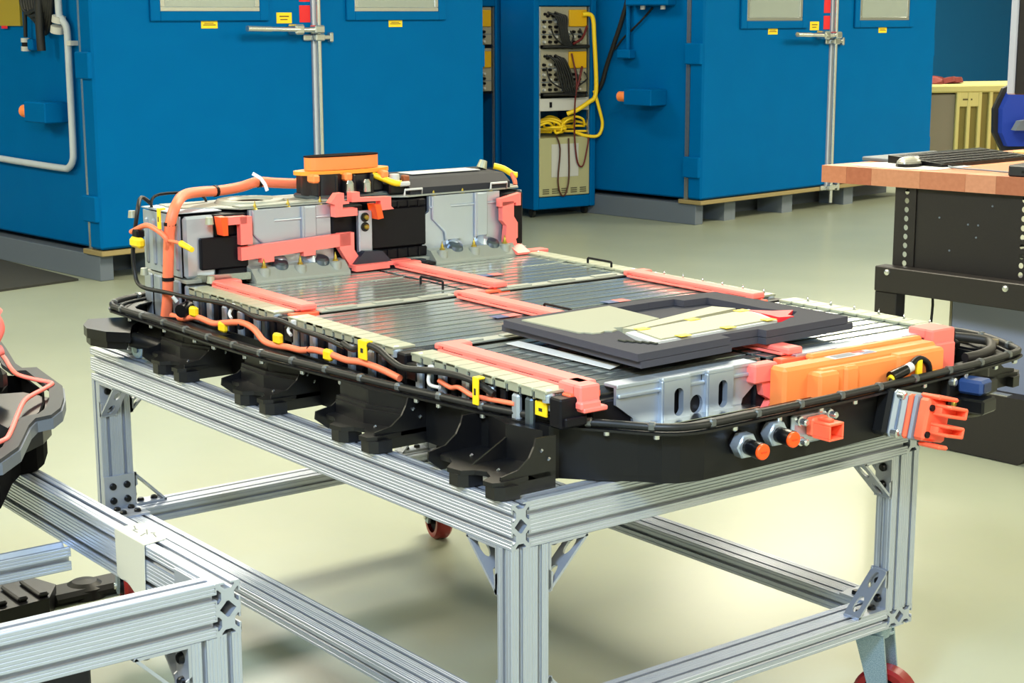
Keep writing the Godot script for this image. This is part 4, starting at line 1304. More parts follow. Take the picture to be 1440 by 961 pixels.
func front_clamp(label: String, x: float, z: float, wide: float, drop: float) -> void:
	# stepped pink cover over a terminal, hanging down the front of a module
	var t := thing("terminal_cover", label, "terminal cover", Vector3(x, MT - .08, z), "pink terminal covers")
	var mb := MB.new()
	mb.bx(x - wide * .5, x + wide * .5, MT - .004, MT + .015, z - .05, z - .004, .003)
	mb.bx(x - wide * .5, x + wide * .5, MT - .026, MT + .015, z - .012, z + .010, .003)
	part("cap", mb, M.pink, t)
	var lb := MB.new()
	lb.bx(x - wide * .5 - .004, x + wide * .40, MT - .028 - drop, MT - .010, z + .0, z + .018, .003)
	lb.bx(x - wide * .5, x + wide * .5 + .008, MT - .032 - drop, MT - .024 - drop, z - .01, z + .020, .002)
	part("lip", lb, M.pink, t)

func front_bar(called: String, label: String, polys: Array, z: float, th: float, lip: Array = []) -> Node3D:
	# cover made of flat runs lying against the stack's front face
	var p0: PackedVector2Array = polys[0]
	var t := thing(called, label, "busbar cover", Vector3(p0[0].x, p0[0].y, z), "pink busbar covers on the stack")
	for p in polys:
		var mb := MB.new()
		mb.prism(p, z, z + th)
		part("run", mb, M.pink, t)
	if lip.size() > 0:
		var lb := MB.new()
		lb.prism(pv(lip), z - .004, z + th + .01)
		part("orange_lip", lb, M.orange_deep, t)
	return t

func busbars() -> void:
	flat_bar("pink busbar cover along the rear row's left module, below the stack", -.418, -1.335, -.93, 1)
	flat_bar("pink busbar cover in the middle of the rear row, behind the wire handle", .068, -1.335, -.925, 1)
	flat_bar("pink busbar cover in the middle row running under the foam block", -.062, -.885, -.47, 1)
	flat_bar("pink busbar cover along the right edge beyond the foam block", .418, -.885, -.47, 1)
	flat_bar("pink busbar cover along the front row's left module, nearest the camera", -.418, -.43, -.02, 1)
	flat_bar("short pink busbar cover emerging in front of the foam block", .052, -.43, -.01, 1)
	front_clamp("pink stepped terminal cover at the front left corner of the modules", -.434, -.004, .042, -.004)
	front_clamp("pink stepped terminal cover at the front right corner beside the orange box", .405, 0.024, .066, .05)
	# pink stepped cover dropping beside the orange box
	var t := thing("terminal_cover", "pink stepped terminal cover dropping down left of the orange box", "terminal cover", Vector3(-.05, .07, 0), "pink terminal covers")
	part("cap", MB.new().bx(-.075, -.018, MT - .032, MT + .002, -.012, .016, .003), M.pink, t)
	var db := MB.new()
	db.prism(pv([-.055, MT - .026, -.018, MT - .026, -.018, MT - .085, -.045, MT - .085, -.03, MT - .065, -.048, MT - .055]), -.006, .012)
	part("drop", db, M.pink, t)
	# on the front of the stack
	var zf := -1.385 + .012
	front_bar("busbar_cover", "long pink busbar cover stepping across the upper left stack module", [
		pv([-.398, .302, -.335, .302, -.335, .284, -.398, .284]),
		pv([-.352, .300, -.322, .300, -.322, .236, -.352, .236]),
		pv([-.352, .200, -.300, .202, -.300, .190, -.268, .191, -.268, .203, -.190, .207, -.190, .196, -.158, .197, -.158, .208, -.062, .212, -.062, .242, -.352, .230]),
		pv([-.092, .242, -.052, .242, -.052, .20, -.028, .165, -.066, .165, -.092, .205])], zf, .018, [-.406, .304, -.388, .304, -.388, .262, -.400, .262])
	var f := thing("busbar_cover", "pink busbar cover lying at the foot of the stack, centre", "busbar cover", Vector3(.02, MT, zf + .03), "pink busbar covers on the stack")
	part("run", MB.new().plan(pv([-.068, zf + .014, .10, zf + .002, .10, zf + .030, .03, zf + .032, .03, zf + .045, -.068, zf + .052]), MT + .002, MT + .016), M.pink, f)
	front_bar("busbar_cover", "pink busbar cover down the right end of the stack", [
		pv([.383, .292, .448, .304, .448, .272, .433, .272, .433, .280, .383, .272]),
		pv([.390, .284, .426, .284, .426, .245, .438, .228, .438, .190, .432, .186, .438, .168, .398, .176, .403, .222, .390, .236])], zf - .004, .018)
	var g := thing("busbar_cover", "pink busbar cover foot at the right end of the stack", "busbar cover", Vector3(.45, MT, zf + .03), "pink busbar covers on the stack")
	part("run", MB.new().prof(pv([zf, .172, zf + .014, .172, zf + .052, MT + .006, zf + .052, MT + .001, zf, MT + .001]), .41, .450), M.pink, g)
	part("run", MB.new().bx(.44, .515, MT - .002, MT + .008, zf + .01, zf + .045, .002), M.pink, g)
	front_bar("busbar_cover", "pink stepped busbar cover under the orange disconnect, left piece", [
pv([-.098, .338, -.080, .338, -.080, .319, -.066, .317, -.066, .312, -.084, .311, -.084, .301, -.044, .300, -.044, .282, -.105, .282, -.105, .311, -.117, .316])], zf, .022)
	front_bar("busbar_cover", "pink stepped busbar cover under the orange disconnect, right piece", [
pv([-.060, .338, -.038, .338, -.038, .324, .050, .321, .050, .298, .058, .291, .004, .289, .004, .300, .020, .302, .020, .313, -.060, .315])], zf + .002, .022, [-.002, .306, .014, .306, .022, .272, .006, .270])
	# bolted centre post
	var p := thing("centre_post", "silver bolted bracket post between the two upper stack modules", "bracket", Vector3(-.01, .16, zf), "")
	part("post", MB.new().bx(-.034, .004, .168, .290, zf - .004, zf + .012, .003), M.steel_soft, p)
	for y in [.275, .252]:
		part("bolt_recess", MB.new().lathe([Vector2(.0115, 0), Vector2(.0115, .002)], Vector3(-.018, y, zf + .012), Vector3.BACK, 16), M.gloss, p)
		part("bolt", MB.new().lathe([Vector2(.006, 0), Vector2(.006, .006), Vector2(.002, .012)], Vector3(-.016, y, zf + .014), Vector3.BACK, 8), M.brass, p)
	# dark rubber boot at the foot of the post
	var bt := thing("rubber_boot", "dark moulded rubber boot at the foot of the centre post", "rubber boot", Vector3(.02, MT, zf + .02))
	part("hood", MB.new().prism(pv([-.075, MT + .002, .145, MT + .002, .145, MT + .012, .045, MT + .016, .02, MT + .042, -.03, MT + .046, -.055, MT + .02]), zf + .004, zf + .030), M.dark_boot, bt)
	part("skirt", MB.new().plan(pv([-.02, zf + .0, .16, zf + .0, .16, zf + .05, .115, zf + .055, .1, zf + .032, -.02, zf + .034]), MT - .002, MT + .006), M.plastic, bt)

# ---------------------------------------------------------------- on top of the stack
func stack_top() -> void:
	var y := .312
	# pressed cover plates
	var c := thing("cover_plate", "pale grey pressed cover plate on the stack's upper left module", "cover plate", Vector3(-.26, y, -1.5), "stack cover plates")
	var mb := MB.new()
	mb.plan(pv([-.36, -1.44, -.33, -1.395, -.10, -1.392, -.085, -1.42, -.03, -1.42, -.03, -1.59, -.44, -1.595, -.45, -1.50]), y, y + .003)
	part("plate", mb, M.cover, c)
	var rb := MB.new()
	rb.lathe([Vector2(.085, 0), Vector2(.078, .008), Vector2(.055, .008), Vector2(.050, .003), Vector2(.032, .003)], Vector3(-.25, y + .003, -1.50), Vector3.UP, 32, false)
	rb.bx(-.33, -.09, y + .002, y + .007, -1.44, -1.40, .003)
	part("pressed_ring", rb, M.cover, c)
	part("opening", MB.new().lathe([Vector2(.033, .0), Vector2(.033, .0035)], Vector3(-.25, y + .001, -1.50), Vector3.UP, 24), M.gloss, c)
	var c2 := thing("cover_plate", "pale grey pressed cover plate under the black controller", "cover plate", Vector3(.26, y, -1.5), "stack cover plates")
	part("plate", MB.new().plan(pv([.075, -1.41, .12, -1.383, .20, -1.390, .40, -1.392, .47, -1.40, .495, -1.44, .48, -1.59, .03, -1.59, .03, -1.43]), y, y + .004), M.cover, c2)
	var c3 := thing("cover_plate", "silver metal side cover on the stack's outer left edge", "cover plate", Vector3(-.46, y, -1.5), "stack cover plates")
	part("plate", MB.new().bx(-.485, -.37, y - .002, y + .001, -1.595, -1.41, .001), M.steel_soft, c3)
	var loops := thing("wire_loop", "black wire loop standing on the stack's rear left edge", "wire loop", Vector3(-.42, y, -1.58))
	part("wire", MB.new().tube(v3([-.475, .30, -1.55, -.47, .325, -1.57, -.44, .338, -1.59, -.36, .336, -1.60, -.33, .326, -1.585, -.33, .313, -1.57]), .0035, 6, 3), M.plastic, loops)
	for q in [.16, .43]:
		pass
	# orange service disconnect on its black base
	var s := thing("service_disconnect", "orange oval service disconnect on a black base atop the stack", "disconnect", Vector3(-.005, y, -1.475))
	var oval := func(rx: float, rz: float, cx: float, cz: float, n: int) -> PackedVector2Array:
		var o := PackedVector2Array()
		for k in n:
			var a := TAU * k / n
			var e := 2.6
			var ca := cos(a)
			var sa := sin(a)
			o.append(Vector2(cx + rx * signf(ca) * pow(absf(ca), 2.0 / e), cz + rz * signf(sa) * pow(absf(sa), 2.0 / e)))
		return o
	var cx := -.012
	var cz := -1.475
	part("base_plate", MB.new().bx(cx - .105, cx + .11, y + .003, y + .014, cz - .055, cz + .055, .003), M.steel_dark, s)
	var bb := MB.new()
	bb.cyl(Vector3(cx - .055, y + .012, cz), Vector3(cx - .055, y + .064, cz), .052, .052, 32)
	bb.bx(cx - .06, cx + .098, y + .012, y + .064, cz - .045, cz + .04, .006)
	for k in 4: bb.bx(cx - .10 + .05 * k, cx - .09 + .05 * k, y + .012, y + .06, cz - .05, cz + .054, .003)
	part("base", bb, mk(Color(.045, .045, .075), .35), s)
	part("flange", MB.new().plan(oval.call(.128, .046, cx, cz, 40), y + .062, y + .071), M.lip, s, "light orange flange")
	part("cap", MB.new().plan(oval.call(.100, .032, cx, cz, 48), y + .072, y + .103), M.orange, s)
	part("cap_top", MB.new().plan(oval.call(.1012, .0332, cx, cz, 48), y + .103, y + .1055), dull(mk(Color(.10, .06, .05), .8), .1), s, "dark lid")
	for x in [-.105, -.015, .088]:
		part("foot", MB.new().bx(cx + x - .010, cx + x + .010, y + .046, y + .066, cz + .03, cz + .062, .004), M.orange, s)
	for x in [-.014, .034]:
		part("stud", MB.new().lathe([Vector2(.012, 0), Vector2(.011, .022), Vector2(.006, .03)], Vector3(cx + x, y + .018, cz + .06), Vector3.UP, 12), M.steel2, s)
	# black control unit
	var u := thing("control_unit", "black box controller with sloped lid on the right of the stack", "controller", Vector3(.3, y, -1.49))
	part("case", MB.new().prof(pv([-1.395, y + .004, -1.395, y + .020, -1.425, y + .040, -1.55, y + .046, -1.57, y + .03, -1.57, y + .004]), .135, .440), dull(mk(Color(.20, .20, .21), .6), .2), u)
	part("end_socket", MB.new().bx(.085, .135, y + .006, y + .034, -1.50, -1.41, .004), M.gloss, u)
	part("lid_label", MB.new().bx(.19, .40, y + .0448, y + .0462, -1.538, -1.47, 0), M.white, u, "white label sheet")
	for x in [.115, .375]:
		part("clip", MB.new().tube(v3([x, y + .004, -1.39, x, y + .018, -1.388, x + .05, y + .018, -1.388, x + .05, y + .004, -1.39]), .003, 6, 1), M.white, u)
	# connectors with yellow locks at both ends of the controller
	var k1 := thing("connector_plug", "yellow white plug at the left end of the black controller", "connector", Vector3(.1, y + .02, -1.41), "yellow locked plugs on the stack")
	part("lock", MB.new().tube(v3([.055, y + .055, -1.44, .075, y + .045, -1.42, .095, y + .035, -1.405, .112, y + .033, -1.40]), .008, 8, 3), M.yellow, k1)
	part("tip", MB.new().bx(.105, .135, y + .026, y + .038, -1.405, -1.392, .003), M.white, k1)
	part("cap", MB.new().cyl(Vector3(.105, y + .036, -1.42), Vector3(.105, y + .055, -1.42), .014, .012, 12), M.white, k1)
	part("fuse", MB.new().bx(.122, .138, y + .034, y + .052, -1.42, -1.40, .003), mk(Color(.55, .28, .12), .5), k1)
	var k2 := thing("connector_plug", "yellow white plug at the right end of the black controller", "connector", Vector3(.46, y + .02, -1.46), "yellow locked plugs on the stack")
	part("lock", MB.new().tube(v3([.45, y + .052, -1.48, .47, y + .045, -1.465, .49, y + .03, -1.45, .50, y + .028, -1.445]), .008, 8, 3), M.yellow, k2)
	part("cap", MB.new().cyl(Vector3(.425, y + .046, -1.50), Vector3(.432, y + .066, -1.50), .014, .010, 12), M.cream, k2)
	part("wire", MB.new().tube(v3([.485, y + .034, -1.45, .488, y + .015, -1.44, .486, y + .004, -1.435]), .006, 6, 3), M.hose, k2)
	# white cable tie sticking up
	var w := thing("cable_tie", "white cable tie tail curling up from the orange hose", "cable tie", Vector3(-.19, y + .02, -1.53))
	var wt := MB.new()
	var wp := [[-.185, .335], [-.190, .35], [-.202, .366], [-.222, .378]]
	for k in 3:
		var a := Vector3(wp[k][0], wp[k][1], -1.535)
		var b := Vector3(wp[k + 1][0], wp[k + 1][1], -1.535)
		var d := (b - a).normalized()
		wt.box(Vector3.ZERO, Vector3(.009, a.distance_to(b) * 1.08, .0025), .0008, Transform3D(Basis(Vector3(d.y, -d.x, 0), d, Vector3.BACK), (a + b) * .5))
	part("tail", wt, mk(Color(.95, .95, .95), .5), w)

# ---------------------------------------------------------------- orange junction cover in front of the right module
func front_box() -> void:
	var t := thing("junction_cover", "bright orange stepped plastic cover with label at the front right", "cover", Vector3(.16, .04, .04))
	var mb := MB.new()
	mb.bx(-.055, .350, .03, .148, .012, .052, .006)
	mb.bx(.02, .335, .03, .139, .045, .069, .005)
	part("shell", mb, M.orange, t)
	part("bump", MB.new().bx(.002, .054, .03, .136, .045, .082, .005), M.orange, t)
	part("bump", MB.new().bx(.075, .110, .03, .138, .045, .076, .005), M.orange, t)
	part("bump", MB.new().bx(.215, .345, .03, .142, .040, .074, .005), M.orange, t)
	part("top_step", MB.new().bx(.045, .345, .143, .155, .002, .020, .004), M.orange, t)
	var lb := part("label_plate", MB.new().bx(.075, .185, .1478, .1486, .022, .048), M.white, t, "white printed label")
	part("print", MB.new().bx(.085, .135, .1486, .149, .026, .044), mk(Color(.45, .47, .5), .6), lb)
	part("print_red", MB.new().bx(.14, .170, .1486, .149, .0235, .033), mk(Color(.85, .25, .2), .6), lb)
	part("print_blue", MB.new().bx(.152, .182, .1486, .149, .035, .0465), M.anod_blue, lb)
	for x in [.165, .228]:
		part("latch_slot", MB.new().bx(x, x + .014, .092, .097, .068, .0755, .001), M.gloss, t)
	# small black connector on the front, with yellow tape
	var k := thing("connector_plug", "black plug with yellow tape on the orange cover's front", "connector", Vector3(.2, .11, .085))
	part("body", MB.new().cyl(Vector3(.182, .108, .086), Vector3(.222, .117, .086), .011, .010, 12), M.gloss, k)
	part("collar", MB.new().cyl(Vector3(.222, .117, .086), Vector3(.236, .121, .086), .009, .009, 12), M.white, k)
	part("lead", MB.new().tube(v3([.183, .107, .087, .176, .095, .089, .172, .082, .088]), .005, 6, 3), M.plastic, k)
	part("lead", MB.new().tube(v3([.235, .121, .086, .252, .128, .08, .272, .13, .078, .29, .118, .08, .295, .10, .08]), .006, 6, 3), M.plastic, k)
	part("tape", MB.new().cyl(Vector3(.180, .103, .087), Vector3(.187, .108, .087), .008, .008, 10), M.yellow, k)
	part("tag", MB.new().box(Vector3(.262, .112, .082), Vector3(.015, .034, .006), .001, Transform3D.IDENTITY), M.yellow, k, "yellow tag")
	part("tag", MB.new().box(Vector3(.305, .098, .084), Vector3(.010, .014, .006), .001), M.yellow, k)
	var hz := thing("harness_tube", "grey brown corrugated cable tube curving at the tray's right corner", "cable", Vector3(.5, .1, .0))
	part("tube", MB.new().tube(v3([.54, .108, -.17, .56, .112, -.10, .60, .108, -.045, .602, .104, -.02, .56, .10, .012, .50, .10, .03, .46, .10, .03]), .0095, 8, 4), mk(Color(.13, .115, .10), .6), hz)
	part("inner_tube", MB.new().tube(v3([.58, .104, -.13, .60, .103, -.07, .628, .102, -.02]), .007, 8, 4), mk(Color(.42, .36, .24), .6), hz)
	part("rear_tube", MB.new().tube(v3([.50, .10, -.25, .52, .112, -.16, .53, .118, -.10, .535, .10, -.05]), .012, 8, 4), M.plastic, hz)
# ---------------------------------------------------------------- foam tray with samples (world frame)
func foam() -> void:
	var y0 := .166
	var y1 := .179
	var y2 := .192
	var t := thing("foam_block", "two layer charcoal foam tray with cutouts lying on the modules", "foam tray", Vector3(.57, y0, -.23))
	var low := pv([0.3363, -0.4655, 0.3149, -0.0522, 0.5378, -0.0613, 0.5408, -0.0856, 0.6268, -0.0837, 0.6289, -0.0654, 0.868, -0.0704, 0.872, -0.43, 0.637, -0.4584])
	var lo2 := PackedVector2Array()
	for p in low: lo2.append(p + Vector2(.003, -.002))
	part("lower_layer", MB.new().plan(lo2, y0, y1 - .001), M.foam, t)
	# upper layer with an opening, bridged to the outline at the back
	var up := pv([0.3261, -0.4452, 0.3099, -0.0543, 0.5367, -0.0634, 0.5397, -0.0897, 0.631, -0.0877, 0.6329, -0.0685, 0.8568, -0.0725, 0.8608, -0.43, 0.6674, -0.4523, 0.6674, -0.4178, 0.7332, -0.4158, 0.7363, -0.3915, 0.797, -0.3875, 0.797, -0.3135, 0.794, -0.2325, 0.8193, -0.1667, 0.7636, -0.1313, 0.7181, -0.111, 0.399, -0.0978, 0.3838, -0.1363, 0.4243, -0.2325, 0.3788, -0.2528, 0.3534, -0.268, 0.3484, -0.4047, 0.5864, -0.4148, 0.6669, -0.4178, 0.6669, -0.4523, 0.6268, -0.4513])
	part("upper_layer", MB.new().plan(up, y1, y2), M.foam, t)
	var s1 := MB.new().plan(pv([0.3454, -0.4148, 0.5712, -0.4279, 0.556, -0.268, 0.4446, -0.2437, 0.4264, -0.2507, 0.4203, -0.2325, 0.4041, -0.2275, 0.394, -0.2366, 0.3788, -0.2295, 0.3636, -0.2336, 0.3575, -0.2497, 0.3484, -0.2528]), y2 - .010, y2 + .0025)
	solo("felt_sheet", s1, M.beige, "torn pale felt sheet on the foam tray's left half", "sheet")
	var s2 := MB.new().plan(pv([0.4395, -0.2396, 0.7281, -0.3044, 0.7484, -0.2598, 0.4496, -0.2153]), y2 - .010, y2 + .0015)
	solo("pouch_strip", s2, M.cellskin, "narrow pale strip lying behind the taped pouch cell", "pouch cell")
	var c := thing("pouch_cell", "pale pouch cell held by yellow tape pieces in the foam", "pouch cell", Vector3(.54, y2 - .01, -.14))
	var cb := MB.new()
	cb.plan(pv([0.4183, -0.2072, 0.7636, -0.2396, 0.7181, -0.1222, 0.3959, -0.108]), y2 - .010, y2 + .001)
	part("skirt", cb, M.white, c, "white sealed edge")
	part("pouch", MB.new().plan(pv([0.4385, -0.1991, 0.7433, -0.2275, 0.7079, -0.1302, 0.4192, -0.1161]), y2 + .001, y2 + .0035), M.cellskin, c)
	for q in [[0.4547, -0.2032], [0.5915, -0.2163], [0.7281, -0.2254], [0.4699, -0.1131], [0.5864, -0.1191], [0.6998, -0.1272]]:
		part("yellow_tape", MB.new().box(Vector3(q[0], y2 + .0042, q[1]), Vector3(.026, .001, .018), 0), M.yellow, c)
	var rm := mk(Color(.92, .16, .2), .5)
	var r := MB.new().plan(pv([0.7505, -0.2355, 0.7809, -0.1951, 0.8193, -0.1768, 0.7737, -0.1484, 0.7707, -0.1302, 0.7403, -0.1383, 0.7443, -0.1768]), y2 - .008, y2 + .002)
	solo("red_tab", r, rm, "bright red notched plastic tab beside the taped pouch cell", "plastic tab")
	# dark scrap on the foam
	var d := MB.new()
	for k in 5: d.bx(0.3585 + .007 * k, 0.3655 + .007 * k, y2, y2 + .003, -0.1617 + .012 * k, -0.1417 + .012 * k, .001)
	solo("foam_scrap", d, mk(Color(.16, .17, .13), .8), "small dark crumpled scrap on the foam's front edge", "scrap")

# ---------------------------------------------------------------- connectors on the tray's front wall
func port(label: String, c: Vector3) -> void:
	var t := thing("coolant_port", label, "coolant port", c, "coolant ports")
	var ax := Vector3(-.10, -.03, 1).normalized()
	part("washer", MB.new().cyl(c - ax * .004, c + ax * .004, .021, .021, 24), M.plastic, t)
	var nb := MB.new()
	nb.lathe([Vector2(.0215, .004), Vector2(.0225, .006), Vector2(.0225, .024), Vector2(.0205, .027)], c, ax, 6)
	part("hex_nut", nb, M.steel_soft, t, "large steel hex nut")
	part("barrel", MB.new().lathe([Vector2(.0135, .026), Vector2(.0135, .045), Vector2(.0145, .046), Vector2(.0145, .060)], c, ax, 24), M.gloss, t)
	part("cap", MB.new().lathe([Vector2(.0135, .058), Vector2(.0135, .064), Vector2(.012, .0655)], c, ax, 24), M.orange_deep, t, "orange end cap")
	part("cap_mark", MB.new().box(Vector3.ZERO, Vector3(.012, .002, .001), 0, Transform3D(Basis(Vector3.UP, -.1), c + ax * .0658)), mk(Color(.85, .25, .02), .5), t)

func connectors() -> void:
	port("left coolant port with orange cap and steel hex nut on tray front", Vector3(.404, .054, .091))
	port("right coolant port with orange cap, next to the orange plug socket", Vector3(.476, .063, .091))
	# orange charge plug on a silver plate
	var t := thing("plug_socket", "orange plug socket bolted on a small silver plate", "connector", Vector3(.58, .035, .09))
	part("plate", MB.new().bx(.529, .630, .027, .082, .087, .097, .004), M.steel_soft, t)
	for q in [[.543, .071], [.617, .073], [.545, .036]]:
		part("bolt", MB.new().lathe([Vector2(.0085, 0), Vector2(.0085, .006), Vector2(.006, .007), Vector2(.006, .018), Vector2(.004, .02)], Vector3(q[0], q[1], .097), Vector3.BACK, 12), M.chrome, t)
	var hb := MB.new()
	hb.bx(.560, .602, .042, .075, .096, .114, .004)
	part("shell", hb, M.orange_hv, t)
	var nb := MB.new()
	for w in [[-.018, .018, .011, .015], [-.018, .018, -.015, -.011], [-.018, -.014, -.011, .011], [.014, .018, -.011, .011]]:
		nb.bx(.580 + w[0], .580 + w[1], .056 + w[2], .056 + w[3], .112, .150, .001)
	nb.bx(.566, .594, .046, .066, .112, .122)
	nb.bx(.574, .586, .071, .076, .112, .138, .001)
	part("nozzle", nb, M.orange_hv, t)
	# large orange high voltage connector on a silver frame
	var F0 := F
	F = yawed(Vector3(.805, 0, .092), 3.0)
	var h := thing("power_connector", "large orange slotted power connector in silver frame at tray's right corner", "connector", Vector3(0, .01, 0))
	var lean := Transform3D(Basis(Vector3(0, 0, 1), -.24), Vector3(0, .045, 0))
	part("back_box", MB.new().box(Vector3(-.005, 0, .0), Vector3(.085, .086, .03), .006, lean), M.satin, h)
	var fr := MB.new()
	fr.box(Vector3(0, 0, .022), Vector3(.092, .086, .014), .006, lean)
	fr.box(Vector3(0, 0, .036), Vector3(.082, .078, .014), .006, lean)
	part("frame", fr, M.steel_soft, h)
	for q in [[-.038, .034], [-.038, -.034], [.038, .034], [.038, -.034]]:
		part("frame_bolt", MB.new().lathe([Vector2(.008, 0), Vector2(.008, .012), Vector2(.005, .014)], lean * Vector3(q[0], q[1], .026), Vector3.BACK, 12), M.chrome, h)
	part("seal", MB.new().box(Vector3(.004, .0, .047), Vector3(.080, .080, .010), .004, lean), M.orange_hv, h)
	part("gasket", MB.new().box(Vector3(.006, .0, .056), Vector3(.078, .082, .008), .004, lean), mk(Color(.5, .53, .58), .5), h)
	part("housing", MB.new().box(Vector3(.010, .0, .070), Vector3(.070, .076, .024), .005, lean), M.orange_hv, h)
	var fi := MB.new()
	for y in [.020, -.014]:
		fi.box(Vector3(.016, y + .008, .096), Vector3(.052, .006, .046), .002, lean)
		fi.box(Vector3(.016, y - .007, .096), Vector3(.052, .006, .046), .002, lean)
		fi.box(Vector3(.040, y, .096), Vector3(.006, .020, .046), .002, lean)
		fi.box(Vector3(.016, y, .088), Vector3(.048, .012, .020), .001, lean)
	part("blade_shroud", fi, M.orange_hv, h)
	part("latch_tab", MB.new().box(Vector3(.012, .042, .076), Vector3(.06, .008, .042), .003, lean), M.orange_hv, h)
	part("latch_tab", MB.new().box(Vector3(.006, -.044, .084), Vector3(.03, .008, .046), .003, lean), M.orange_hv, h)
	for q in [[-.017, .022], [-.017, -.026], [.03, .034]]:
		part("screw", MB.new().cyl(lean * Vector3(q[0], q[1], .082), lean * Vector3(q[0], q[1], .086), .006, .006, 10), M.plastic, h)
	F = F0
	# black and blue signal connectors at the corner
	F = yawed(Vector3(.985, 0, .072), 10.0)
	var g := thing("signal_connector", "black twin signal connector with blue insert at tray's right corner", "connector", Vector3(0, .03, 0))
	part("base", MB.new().bx(-.03, .075, .028, .085, -.01, .012, .004), M.satin, g)
	part("black_plug", MB.new().bx(-.015, .04, .022, .050, .012, .075, .004), M.gloss, g)
	part("blue_plug", MB.new().bx(.0, .045, .054, .082, .012, .062, .005), M.anod_blue, g, "blue plug insert")
	part("blue_opening", MB.new().bx(.008, .037, .060, .076, .058, .0635), mk(Color(.08, .14, .28), .5), g)
	part("bolt", MB.new().lathe([Vector2(.008, 0), Vector2(.008, .01), Vector2(.005, .012)], Vector3(-.025, .080, .012), Vector3.BACK, 12), M.chrome, g)
	part("bolt", MB.new().lathe([Vector2(.006, 0), Vector2(.006, .01), Vector2(.004, .012)], Vector3(-.024, .038, .012), Vector3.BACK, 12), M.brass, g)
	part("side_plug", MB.new().bx(.085, .125, .038, .066, -.005, .035, .004), mk(Color(.06, .06, .05), .5), g)
	part("bracket", MB.new().tube(v3([.0, .012, .02, .03, .012, .04, .07, .016, .04, .10, .03, .02]), .005, 6, 3), mk(Color(.32, .31, .26), .5), g)
	F = F0

